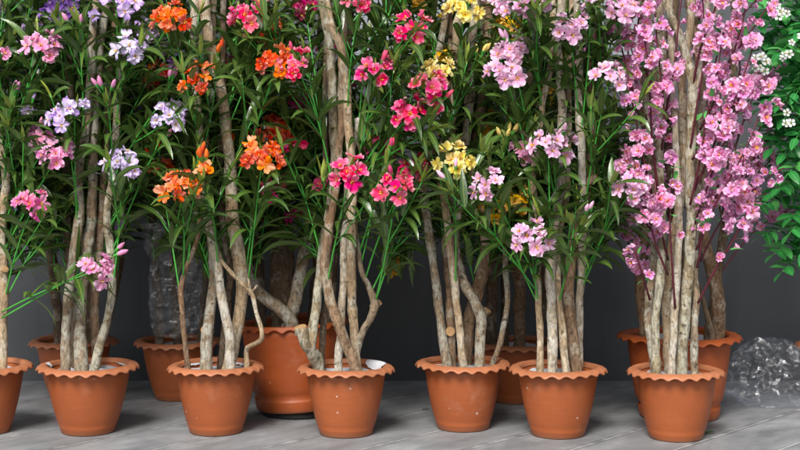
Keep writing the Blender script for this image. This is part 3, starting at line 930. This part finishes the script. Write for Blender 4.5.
# ================================================================== cherry
def blossom_branch(root, base, pts3, key='C', nb=10, t0=0.3, leafn=4, spread=0.022, keep_off=None):
    mb = MB()
    pp = [Vector(q) - base for q in catmull([list(p) for p in pts3], 0.03)]
    N = len(pp) - 1
    mb.tube(pp, [0.0034 * (1 - 0.6 * i / N) + 0.0006 for i in range(N + 1)], 5, 0)
    heads = []
    for k in range(nb):
        t = t0 + (1 - t0) * (k + R.uniform(0, 0.9)) / nb
        i = min(N - 1, int(t * N))
        p = pp[i].lerp(pp[i + 1], t * N - i)
        d = Vector((R.uniform(-1, 1), R.uniform(-1.25, 0.45), R.uniform(-.45, .75))).normalized()
        h = p + d * R.uniform(0.012, spread)
        if keep_off and any(abs(h.x + base.x - q.x) < 0.024 and abs(h.z - q.z) < 0.02 and h.y + base.y < q.y for q in keep_off):
            continue
        mb.tube([p, h], [0.0013, 0.0016], 4, 0, False)
        heads.append((h, d))
    for k in range(leafn):
        t = R.uniform(t0, 1)
        i = min(N - 1, int(t * N))
        d = Vector((R.uniform(-1, 1), R.uniform(-1, 0.3), R.uniform(-.3, .9)))
        leaf(mb, pp[i] + d * 0.01, d, R.uniform(0.022, 0.042), R.uniform(0.012, 0.018), 0.4, R.uniform(0.45, 0.9), 1, 5, 0.2, 'ovate')
    o = mb.build('blossom_branch', [M['twig'], M['green_leaf']], root)
    for h, d in heads:
        b = link('blossom', get_flower(key), o)
        place(b, h, (d + Vector((0, -0.35, 0.05))), R.choice((R.uniform(0.55, 0.85), R.uniform(0.85, 1.2), R.uniform(0.85, 1.2), R.uniform(0.9, 1.2))))
    return o


T7 = tree('potted_cherry', 'potted pink cherry blossom tree with mottled upright trunks in the front row', 'potted tree', FRONT,
          676, 443, 0.297, 0.21, RB, [
    ('green', [(657, 378, 5.6, -0.05), (655, 345, 5, -0.05), (657, 305, 5, -0.05), (661, 268, 5, -0.04), (663, 225, 5, -0.02), (660, 180, 4.8, 0), (657, 120, 4.5, 0.02), (650, 40, 4.2, 0.02), (644, -80, 4, 0.02)]),
    ('grey', [(655, 372, 5, -0.02), (650, 335, 5, -0.02), (648, 310, 4.8, -0.01), (652, 270, 4.6, 0.02), (654, 200, 4.4, 0.03), (646, 90, 4.2, 0.05), (636, -80, 4, 0.06)]),
    ('white', [(672, 378, 4.6, -0.07), (673, 335, 4.4, -0.07), (676, 295, 4.4, -0.06), (678, 250, 4.4, -0.05), (679, 215, 4.2, -0.04), (676, 150, 4, -0.02), (672, 60, 4, 0), (668, -80, 3.5, 0)]),
    ('green', [(682, 378, 7.6, -0.04), (682, 345, 7, -0.04), (685, 315, 6.8, -0.04), (688, 275, 6.6, -0.04), (691, 235, 6.2, -0.04), (691, 200, 6, -0.04), (690, 163, 6, -0.05), (692, 115, 6, -0.05), (693, 90, 6, -0.05), (687, 62, 5.4, -0.05), (680, 35, 5, -0.04), (671, 15, 4.6, -0.03), (664, -10, 4.4, -0.02), (656, -90, 4, 0)]),
    ('white', [(694, 92, 4, -0.05), (700, 70, 3.6, -0.04), (708, 40, 3.2, -0.02), (716, 0, 3, 0), (724, -80, 2.5, 0)], (), False),
    ('grey', [(695, 378, 5, -0.03), (694, 330, 4.8, -0.03), (696, 300, 4.6, -0.02), (694, 260, 4.4, 0.0), (697, 200, 4.4, 0.02), (701, 120, 4.2, 0.03), (706, 30, 4, 0.04), (710, -80, 3.5, 0.04)]),
    ('beige', [(668, 368, 5.5, 0.05), (667, 320, 5.5, 0.05), (670, 250, 5.4, 0.05), (684, 180, 5, 0.05), (682, 80, 5, 0.06), (690, 20, 5, 0.06), (694, -80, 4, 0.06)]),
])
root, base, Y, tp = T7
CB = [  # branch paths: (px, py, depth offset)
    [(698, 303, -.06), (716, 268, -.1), (738, 232, -.13), (752, 200, -.15)],
    [(697, 268, -.07), (702, 240, -.09), (707, 214, -.11), (712, 196, -.11)],
    [(675, 308, -.08), (672, 262, -.11), (670, 225, -.12), (672, 180, -.12), (676, 150, -.12)],
    [(650, 300, -.06), (644, 280, -.08), (637, 256, -.11), (634, 240, -.11)],
    [(668, 275, -.07), (656, 245, -.10), (648, 215, -.12), (640, 190, -.12), (634, 160, -.12)],
    [(690, 205, -.07), (700, 160, -.1), (706, 120, -.12), (716, 80, -.13), (722, 40, -.13)],
    [(694, 190, -.07), (712, 150, -.1), (726, 115, -.12), (742, 80, -.13), (755, 40, -.13)],
    [(693, 85, -.06), (700, 50, -.09), (712, 18, -.1), (722, -20, -.1), (728, -70, -.1)],
    [(692, 160, -.08), (715, 130, -.1), (738, 100, -.13), (760, 85, -.14), (776, 88, -.14)],
    [(696, 250, -.05), (715, 205, -.09), (735, 170, -.12), (752, 135, -.12), (762, 105, -.1)],
    [(700, 262, .02), (722, 220, .02), (748, 195, -.02), (770, 176, -.04), (784, 168, -.04)],
    [(661, 220, -.05), (648, 180, -.08), (640, 140, -.1), (632, 100, -.1), (626, 60, -.08)],
    [(658, 190, -.05), (652, 140, -.08), (650, 95, -.1), (646, 50, -.1), (640, 10, -.08)],
    [(662, 150, -.06), (664, 110, -.1), (660, 70, -.1), (656, 30, -.1), (654, -15, -.1)],
    [(655, 160, .0), (640, 120, -.02), (630, 80, -.02), (620, 40, 0.0), (614, 0, 0)],
    [(700, 130, 0), (722, 85, -.04), (736, 45, -.07), (746, 5, -.08), (752, -50, -.08)],
    [(703, 100, 0), (730, 60, 0), (752, 30, -.02), (770, 0, -.02), (778, -40, 0)],
    [(697, 180, 0), (720, 150, .02), (735, 120, .03), (740, 70, .04), (735, 20, .04)],
    [(661, 240, .0), (645, 222, -.03), (628, 200, -.05), (622, 175, -.05), (620, 150, -.03)],
    [(664, 120, .02), (672, 80, -.08), (676, 50, -.1), (680, 10, -.1), (688, -40, -.1)],
    [(655, 90, .0), (642, 60, -.05), (638, 25, -.06), (645, -15, -.06), (650, -60, -.06)],
    [(694, 225, -.05), (708, 185, -.08), (716, 160, -.12), (722, 130, -.13), (720, 95, -.13)],
    [(690, 150, -.06), (698, 100, -.1), (704, 60, -.11), (704, 20, -.11), (700, -30, -.11)],
    [(704, 60, .0), (722, 35, -.03), (742, 15, -.04), (765, -10, -.04)],
    [(700, 205, .03), (726, 178, 0), (746, 160, -.05), (760, 128, -.08), (772, 105, -.08)],
    [(668, 260, -.03), (660, 225, -.08), (656, 200, -.13), (655, 180, -.13)],
    [(702, 215, -.02), (722, 190, -.06), (738, 190, -.1), (742, 178, -.12), (744, 150, -.12)],
    [(648, 120, .04), (634, 95, .04), (628, 50, .03), (632, 10, .02)],
]
for i, br in enumerate(CB):
    low = br[0][1] > 255
    blossom_branch(root, base, [P(a, b, Y + c) for a, b, c in br], nb={0: 7, 1: 3, 2: 5, 3: 3}  .get(i, 14), t0=0.42 if low else 0.12, leafn=4, spread=0.034, keep_off=[q for q in tp[3] if q.z > 0.72] if i not in (0, 1, 2, 3) else None)

# ================================================================== back row
T8 = tree('potted_oleander', 'potted tree with dark purple flowers behind the lavender one', 'potted tree', BACK,
          74, 402, 0.312, 0.205, RB, [
    ('dark', [(60, 340, 6, 0), (52, 260, 6, 0), (46, 160, 5, 0.0), (40, 20, 5, 0.02), (36, -60, 4, 0)]),
    ('dark', [(92, 340, 6, 0.02), (88, 260, 6, 0.03), (78, 160, 5, 0.05), (86, 20, 5, 0.05), (82, -60, 4, 0.05)]),
    ('dark', [(112, 342, 5, 0), (118, 270, 5, 0), (128, 150, 5, 0), (136, 20, 4, 0), (140, -60, 4, 0)]),
], Yfix=5.10)
fill(T8, 18, (2, 150), (-45, 240), (-0.16, 0.12), ['D', 'D', 'L'], (3, 5), 0.7, 0.0, 0.85)

T9 = tree('potted_oleander', 'potted tree with scarlet flowers and plastic film around its trunks', 'potted tree', BACK,
          179, 402, 0.312, 0.205, RB, [
    ('dark', [(160, 342, 5, 0), (158, 290, 5, 0), (152, 200, 5, 0.02), (156, 80, 4, 0.04), (150, -60, 4, 0.04)]),
    ('dark', [(178, 340, 6, 0.03), (174, 270, 6, 0.03), (178, 180, 5, 0.03), (172, 60, 5, 0.03), (178, -60, 4, 0.03)]),
    ('dark', [(202, 342, 5, 0), (206, 270, 5, 0), (214, 180, 5, 0), (222, 60, 4, 0), (226, -60, 4, 0)]),
], Yfix=5.09)
flowers(T9, [(158, 80, 'S', 5, 0, -0.2), (150, 95, 'S', 3, 0, -0.16), (172, 60, 'D', 3, 0, -0.16)])
fill(T9, 14, (130, 235), (-45, 225), (-0.16, 0.12), ['S', 'S', 'D'], (3, 5), 0.65, 0.0, 0.85)

T10 = tree('potted_oleander', 'tree with thick spreading trunks in the large tilted orange pot', 'potted tree', BACK,
           298, 421, 0.368, 0.285, 0.134, over=0.014, trunks=[
    ('dark', [(284, 330, 17, 0.0), (282, 290, 15, 0), (281, 250, 14, 0), (276, 200, 12, 0), (268, 130, 10, 0.02), (262, 40, 8, 0.02), (258, -60, 7, 0.02)]),
    ('grey', [(288, 330, 7, -0.10), (293, 305, 7.5, -0.10), (301, 270, 7.2, -0.08), (308, 240, 6.8, -0.06), (315, 210, 6.5, -0.04), (326, 130, 6, 0), (322, 20, 5, 0), (330, -60, 5, 0)]),
    ('grey', [(292, 326, 8, -0.12), (284, 312, 8, -0.12), (268, 300, 7.5, -0.12), (254, 286, 7, -0.11), (247, 265, 6, -0.09), (245, 240, 5.5, -0.06), (242, 160, 5, 0), (236, -60, 4, 0.03)]),
    ('dark', [(312, 330, 7, 0.06), (318, 270, 7, 0.06), (322, 200, 6, 0.06), (340, 80, 5, 0.06), (345, -60, 4, 0.06)]),
    ('dark', [(262, 328, 7, 0.05), (258, 270, 7, 0.05), (252, 200, 6, 0.05), (246, 80, 5, 0.05), (240, -60, 4, 0.05)]),
    ('dark', [(328, 330, 5, 0.02), (334, 260, 5, 0.02), (342, 150, 4, 0.02), (356, -60, 4, 0.02)]),
], big=True, tilt=(0.0, math.radians(-3.4), 0.0), lift=0.022)
flowers(T10, [(276, 138, 'S', 8, 0, -0.16), (268, 35, 'S', 5, 0, -0.1), (272, 192, 'M', 4, 1, -0.16), (300, 108, 'M', 3, 0, -0.1), (268, 52, 'S', 3, 0, -0.1)])
fill(T10, 20, (232, 378), (-45, 225), (-0.14, 0.16), ['S', 'M', 'M'], (3, 5), 0.6, 0.0, 0.9)
root, base, Y, tp = T10
fb = MB()      # the dark moulded foot under the tilted pot
nn = 48
fp = [(0.10, 0.0), (0.118, 0.0), (0.122, 0.006), (0.120, 0.022), (0.10, 0.028), (0.02, 0.028)]
fb.add([(r * math.cos(2 * math.pi * k / nn), r * math.sin(2 * math.pi * k / nn), z) for r, z in fp for k in range(nn)],
       [(i * nn + k, i * nn + (k + 1) % nn, (i + 1) * nn + (k + 1) % nn, (i + 1) * nn + k) for i in range(len(fp) - 1) for k in range(nn)])
fb.build('pot_foot', M['bottom'], root)

T11 = tree('potted_oleander', 'potted tree with amber flowers and dark trunks behind the two yellow and pale pink trees', 'potted tree', BACK,
           515, 404, 0.320, 0.205, RB, [
    ('dark', [(492, 346, 7, -0.02), (492, 300, 7, -0.02), (494, 240, 7, -0.02), (488, 150, 6, 0), (484, 20, 5, 0), (480, -60, 4, 0)]),
    ('dark', [(505, 346, 5, 0.03), (505, 290, 5, 0.03), (507, 200, 5, 0.03), (514, 60, 4, 0.03), (518, -60, 4, 0.03)]),
    ('brown', [(519, 348, 7, 0.0), (520, 300, 7, 0.0), (518, 250, 7, 0.0), (524, 160, 6, 0), (530, 60, 5, 0), (528, -60, 4, 0)]),
    ('dark', [(540, 346, 5, 0), (544, 260, 5, 0), (556, 130, 5, 0), (566, -60, 4, 0)]),
], Yfix=5.04)
flowers(T11, [(506, 36, 'A', 5, 0, -0.3), (556, 62, 'A', 4, 0, -0.3), (516, 203, 'A', 4, 0, -0.5), (585, 190, 'A', 2, 0, -0.05), (548, 95, 'A', 3, 0, -0.25), (482, 132, 'A', 4, 0, -0.3), (600, 205, 'A', 2, 0, -.2), (536, 118, 'A', 3, 0, -.2)])
fill(T11, 18, (440, 610), (-45, 218), (-0.14, 0.14), ['A', 'A', 'P'], (3, 5), 0.6, 0.0, 0.85)

for T, xr, n in ((T10, (235, 375), 6), (T11, (440, 610), 6)):
    fill(T, n, xr, (-45, 150), (-0.1, 0.22))
for T, xr, n in ((T8, (0, 140), 10), (T9, (120, 240), 9)):
    fill(T, n, xr, (-45, 150), (-0.1, 0.22))
for T, xr in ((T1, (-40, 60)), (T2, (45, 155)), (T3, (165, 280)), (T4, (290, 420)), (T5, (420, 510)), (T6, (510, 625))):
    fill(T, 7, xr, (110, 228), (0.07, 0.24))
    fill(T, 2, xr, (0, 150), (0.04, 0.14))


T12 = tree('potted_cherry', 'pink blossom tree in the wide orange pot against the wall', 'potted tree', BACK,
           679, 424, 0.405, 0.272, 0.127, [
    ('brown', [(646, 334, 7.5, -0.06), (641, 290, 7, -0.06), (640, 260, 7, -0.05), (645, 220, 6.5, -0.04), (646, 120, 6, 0), (644, 0, 5, 0), (640, -60, 5, 0)]),
    ('grey', [(652, 332, 6, 0), (650, 280, 6, 0), (655, 200, 6, 0), (662, 90, 6, 0), (657, -60, 5, 0)]),
    ('brown', [(724, 336, 8.5, -0.04), (718, 300, 8, -0.04), (711, 270, 8, -0.03), (704, 240, 7.5, -0.02), (700, 200, 7, 0), (704, 100, 6, 0), (690, 0, 6, 0), (686, -60, 5, 0)]),
    ('dark', [(712, 334, 3.5, -0.09), (706, 310, 3, -0.09), (700, 290, 3, -0.08), (690, 260, 3, -0.06)]),
    ('dark', [(708, 334, 5, 0.04), (720, 260, 5, 0.06), (730, 160, 5, 0.06), (736, -60, 4, 0.06)]),
    ('dark', [(684, 330, 8, 0.05), (680, 260, 8, 0.05), (668, 150, 7, 0.05), (676, -60, 6, 0.05)]),
], big=True)
root, base, Y, tp = T12
for i in range(22):
    q = trunk_point(tp, P(R.uniform(630, 740), 0, Y), R.uniform(0.35, 0.75))
    ex, ey = 612 + 172 * ((i * 0.618) % 1.0), R.uniform(-30, 215)
    e = P(ex, ey, Y + R.uniform(-0.12, 0.2))
    if e.z < q.z + 0.05:
        q = trunk_point(tp, e, 0.3)
    m = q.lerp(e, 0.5) + Vector((R.uniform(-.03, .03), 0, 0.03))
    blossom_branch(root, base, [q, m, e], nb=10, t0=0.3, leafn=2, spread=0.03)
for ex, ey, dy in [(792, 208, 0.1), (770, 160, 0.12), (778, 132, 0.16), (640, 246, -0.05), (786, 175, 0.15), (760, 148, 0.1)]:
    e = P(ex, ey, Y + dy)
    q = trunk_point(tp, e, 0.32)
    blossom_branch(root, base, [q, q.lerp(e, 0.5) + Vector((0, 0, 0.04)), e], nb=8, t0=0.5, leafn=1, spread=0.03)

# ------------------------------------------------------------------ shrub at the right edge
T13 = tree('potted_shrub', 'bushy bright green tree with tiny white flowers at the right edge', 'potted tree', BACK,
           842, 408, 0.320, 0.205, RB, [
    ('brown', [(838, 345, 7, 0), (836, 280, 7, 0), (842, 180, 6, 0), (836, 60, 6, 0), (842, -60, 5, 0)]),
    ('dark', [(852, 346, 6, 0), (856, 260, 6, 0), (860, 120, 5, 0), (870, -60, 5, 0)]),
], Yfix=5.0)
root, base, Y, tp = T13


def frond(root, base, b3, tip, nl=9, white=0):
    b3, tip = b3 - base, tip - base
    mb = MB()
    L = (tip - b3).length
    main = bez(b3, b3.lerp(tip, 0.55) + Vector((0, 0, 0.10 * L)), tip, 14)
    mb.tube(main, [0.0024 * (1 - 0.6 * i / 14) for i in range(15)], 5, 1)
    for k in range(nl):
        t = 0.35 + 0.62 * k / (nl - 1)
        i = min(13, int(t * 14))
        tg = (main[i + 1] - main[i]).normalized()
        sd = tg.cross(Vector((0, -0.55, 0.9))).normalized()
        for s in (-1, 1):
            d = tg * 0.6 + sd * s * 0.85 + Vector((R.uniform(-.25, .25), R.uniform(-.4, .1), R.uniform(-.2, .2)))
            leaf(mb, main[i], d, R.uniform(0.048, 0.070), R.uniform(0.023, 0.032), R.uniform(0.2, 0.9), R.choice((R.uniform(0, .45), R.uniform(0.2, 0.45), R.uniform(.46, .6))), 0, 5, 0.18, 'ovate')
    leaf(mb, main[-1], (main[-1] - main[-2]), 0.06, 0.026, 0.5, 0.4, 0, 5, 0.18, 'ovate')
    heads = []
    for k in range(white):
        h = tip + Vector((R.uniform(-.03, .03), R.uniform(-.05, -.02), R.uniform(-.02, .04)))
        mb.tube([main[-2], h], [0.001, 0.001], 4, 1, False)
        heads.append(h)
    o = mb.build('leafy_frond', [M['green_leaf'], M['stem']], root)
    for h in heads:
        f = link('flower', get_flower('N'), o)
        place(f, h, Vector((R.uniform(-.4, .4), -1, R.uniform(-.1, .6))), R.uniform(0.9, 1.3))


for px, py, dy, wh in [(776, 62, -.2, 9), (790, 12, -.18, 5), (768, 22, -.1, 0), (785, 95, -.18, 0), (795, 50, -.22, 4), (800, 115, -.2, 3), (772, 205, -.16, 0), (778, 232, -.14, 0), (790, 250, -.14, 0), (795, 185, -.18, 0), (800, 150, -.15, 0),
                      (770, -12, -.1, 0), (792, 78, -.1, 0), (784, 130, -.05, 0), (806, 215, -.16, 0), (812, 90, -.2, 0), (815, 30, -.2, 2), (800, -30, -.15, 0), (768, 75, .0, 0), (772, 40, -.05, 0), (778, 140, 0.0, 0), (805, 230, -.2, 0), (798, 268, -.16, 0), (788, 190, -.1, 0), (776, 105, -.02, 0), (820, 250, -.18, 0), (802, 172, -.22, 0), (775, 45, 0.02, 0), (790, 160, 0.05, 0), (830, 170, -.2, 0), (825, -20, -.1, 0), (805, 60, 0.05, 0),
                      (782, 8, 0.06, 0), (786, 115, .02, 0), (795, 25, -.05, 0), (788, 145, -.12, 0), (765, 2, -.16, 0), (797, 100, -.24, 0), (812, 135, -.22, 0)]:
    tip = P(px - 16, py + 4, Y + dy - 0.14)
    b3 = trunk_point(tp, tip, -R.uniform(0.02, 0.16))
    frond(root, base, b3, tip, R.randint(8, 11), wh)

# ================================================================== loose things
# plastic film round the trunks of the scarlet tree
YW = 5.03
wb = MB()
na, nz = 56, 26
cx = (178 - 400) * YW / F
vs = []
for j in range(nz):
    t = j / (nz - 1)
    py = 336 - t * 112
    z = CH - (py - HY) * YW / F
    rr = 0.098 + 0.010 * math.sin(t * 7) + 0.055 * max(0, t - 0.3) ** 1.3 - (0.006 if 0.1 < t < 0.25 else 0)
    for k in range(na):
        a = 2 * math.pi * k / na
        q = Vector((math.cos(a), math.sin(a), t))
        d = 0.020 * noise.noise(Vector((q.x * 3, q.y * 3, t * 5))) * (0.4 + t) + 0.007 * noise.noise(Vector((q.x * 4, q.y * 4, t * 26))) + 0.004 * math.sin(a * 11 + 3 * noise.noise(Vector((q.x, q.y, t * 3))) * 3)
        vs.append(((rr + d) * math.cos(a), (rr + d) * math.sin(a), z + (0.02 * noise.noise(Vector((q.x * 2, q.y * 2, 3))) if j > nz - 3 else 0)))
wb.add(vs, [(j * na + k, j * na + (k + 1) % na, (j + 1) * na + (k + 1) % na, (j + 1) * na + k) for j in range(nz - 1) for k in range(na)])
w = wb.build('plastic_wrap', M['wrap'])
for p_ in w.data.polygons:
    p_.use_smooth = False
w.location = (cx, YW + 0.055, 0)
tag(w, 'clear plastic film wrapped round the trunks of the back left tree', 'plastic wrap')

# crumpled clear bag on the ground
bb = MB()
import bmesh
bm = bmesh.new()
bmesh.ops.create_icosphere(bm, subdivisions=5, radius=1.0)
for v in bm.verts:
    n = v.co.normalized()
    r = 1.0
    r += 0.22 * noise.noise(n * 1.7 + Vector((3, 1, 7)))
    r += 0.34 * (0.4 - abs(noise.noise(n * 2.7 + Vector((8, 0, 2)))))
    r += 0.15 * (0.4 - abs(noise.noise(n * 6.5)))
    r += 0.085 * (0.4 - abs(noise.noise(n * 13)))
    co = n * r
    z = co.z * 0.125
    x = co.x * 0.150
    y = co.y * 0.105
    z += 0.088 - 0.06 * max(0, co.x) ** 1.0
    if z < 0.004:
        z = 0.004 + 0.008 * abs(noise.noise(n * 9))
        x *= 1.08
    v.co = Vector((x, y, z))
vs = [v.co.copy() for v in bm.verts]
fs = [tuple(v.index for v in f.verts) for f in bm.faces]
bm.free()
bb.add(vs, fs)
bag = bb.build('plastic_bag', M['film'])
for p_ in bag.data.polygons:
    p_.use_smooth = False
bag.location = P(775, 404, 4.975)
bag.location.z = 0.0
tag(bag, 'crumpled clear plastic bag lying on the paving', 'plastic bag')

lf = MB()
leaf(lf, Vector((0, 0, 0)), Vector((1, 0.25, 0.12)), 0.034, 0.022, 0.25, 0.42, 0, 6, 0.3, 'ovate')
leaf(lf, Vector((0.002, 0, 0)), Vector((-0.6, 0.8, 0.15)), 0.022, 0.016, 0.25, 0.35, 0, 6, 0.3, 'ovate')
lo = lf.build('fallen_leaf', M['green_leaf'])
lo.location = Vector(((706 - 400) * 4.48 / F, 4.48, 0.004))
tag(lo, 'small green leaf fallen on the paving beside the cherry pot', 'leaf')
lf = MB()
leaf(lf, Vector((0, 0, 0)), Vector((1, 0.1, 0.1)), 0.026, 0.012, 0.3, 0.2, 0, 5, 0.3, 'ovate')
lo = lf.build('fallen_leaf', M['dry'])
lo.location = Vector(((422 - 400) * 4.88 / F, 4.87, 0.003))
tag(lo, 'shrivelled brown leaf on the paving left of the yellow tree', 'leaf')

# ================================================================== setting
g = MB()
S, K = 40.0, 8
g.add([(-S, -S, 0), (S, -S, 0), (S, S, 0), (-S, S, 0)], [(0, 1, 2, 3)])
go = g.build('ground', mat_ground())
tag(go, None, None, None, 'structure')

YWALL = 5.43
wl = MB()
bm = bmesh.new()
bmesh.ops.create_cube(bm, size=1.0)
for v in bm.verts:
    v.co = Vector((v.co.x * 16, v.co.y * 0.2 + 0.1, (v.co.z + 0.5) * 3.4 - 0.02))
bmesh.ops.bevel(bm, geom=bm.edges[:], offset=0.01, segments=2, affect='EDGES')
bm.verts.index_update()
wl.add([v.co.copy() for v in bm.verts], [tuple(v.index for v in f.verts) for f in bm.faces])
bm.free()
wo = wl.build('rendered_wall', mat_wall())
for p_ in wo.data.polygons:
    p_.use_smooth = False
wo.location = (0, YWALL, 0)
pn = MB()  # added slab: its paler colour stands in for light high on the wall
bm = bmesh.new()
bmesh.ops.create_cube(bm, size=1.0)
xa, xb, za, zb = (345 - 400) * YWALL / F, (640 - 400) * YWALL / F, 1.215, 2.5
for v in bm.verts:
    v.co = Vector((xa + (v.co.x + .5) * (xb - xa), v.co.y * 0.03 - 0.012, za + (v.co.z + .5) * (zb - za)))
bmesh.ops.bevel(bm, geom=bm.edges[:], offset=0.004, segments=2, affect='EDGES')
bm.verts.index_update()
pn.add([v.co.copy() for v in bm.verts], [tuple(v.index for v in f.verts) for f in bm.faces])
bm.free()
po = pn.build('lit_wall_patch', mat_wall(True), wo)
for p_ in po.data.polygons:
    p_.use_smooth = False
po['label'] = 'added paler grey patch standing in for brighter light high on the wall'
tag(wo, 'plain dark grey wall behind all the pots', 'wall', None, 'thing')

# ================================================================== light, camera
EL, AZ = math.radians(47), math.radians(196)       # sun: high, behind the camera and to the left (azimuth clockwise from +Y)
world = bpy.data.worlds.new('World')
scene.world = world
world.use_nodes = True
wt = world.node_tree
wt.nodes.clear()
sky = wt.nodes.new('ShaderNodeTexSky')
sky.sky_type = 'NISHITA'
sky.sun_disc = False
sky.sun_elevation = EL
sky.sun_rotation = AZ
sky.air_density = 1.2
sky.dust_density = 4.0
bg = wt.nodes.new('ShaderNodeBackground')
bg.inputs[1].default_value = 0.148
wout = wt.nodes.new('ShaderNodeOutputWorld')
hs = wt.nodes.new('ShaderNodeHueSaturation')
hs.inputs['Saturation'].default_value = 0.45
wt.links.new(sky.outputs[0], hs.inputs['Color'])
wt.links.new(hs.outputs[0], bg.inputs[0])
wt.links.new(bg.outputs[0], wout.inputs[0])

sl = bpy.data.lights.new('sun', 'SUN')
sl.energy = 4.3
sl.angle = math.radians(22)
sl.color = (1.0, 0.975, 0.94)
so = link('sun', sl)
sd = Vector((math.sin(AZ) * math.cos(EL), math.cos(AZ) * math.cos(EL), math.sin(EL)))
so.rotation_euler = (-sd).to_track_quat('-Z', 'Y').to_euler()
so.location = sd * 10

cam = bpy.data.cameras.new('camera')
cam.sensor_width = 36.0
cam.lens = F / 800.0 * 36.0
cam.shift_y = -(225.0 - HY) / 800.0
cam.clip_start = 0.05
cam.clip_end = 300.0
cam.dof.use_dof = True
cam.dof.focus_distance = 4.42
cam.dof.aperture_fstop = 3.2
co = link('camera', cam)
co.location = (0, 0, CH)
co.rotation_euler = (math.radians(90), 0, 0)
scene.camera = co

scene.view_settings.view_transform = 'Standard'
scene.view_settings.look = 'None'
scene.view_settings.exposure = 0.0
scene.cycles.max_bounces = 8
scene.cycles.transparent_max_bounces = 24
scene.cycles.use_denoising = True
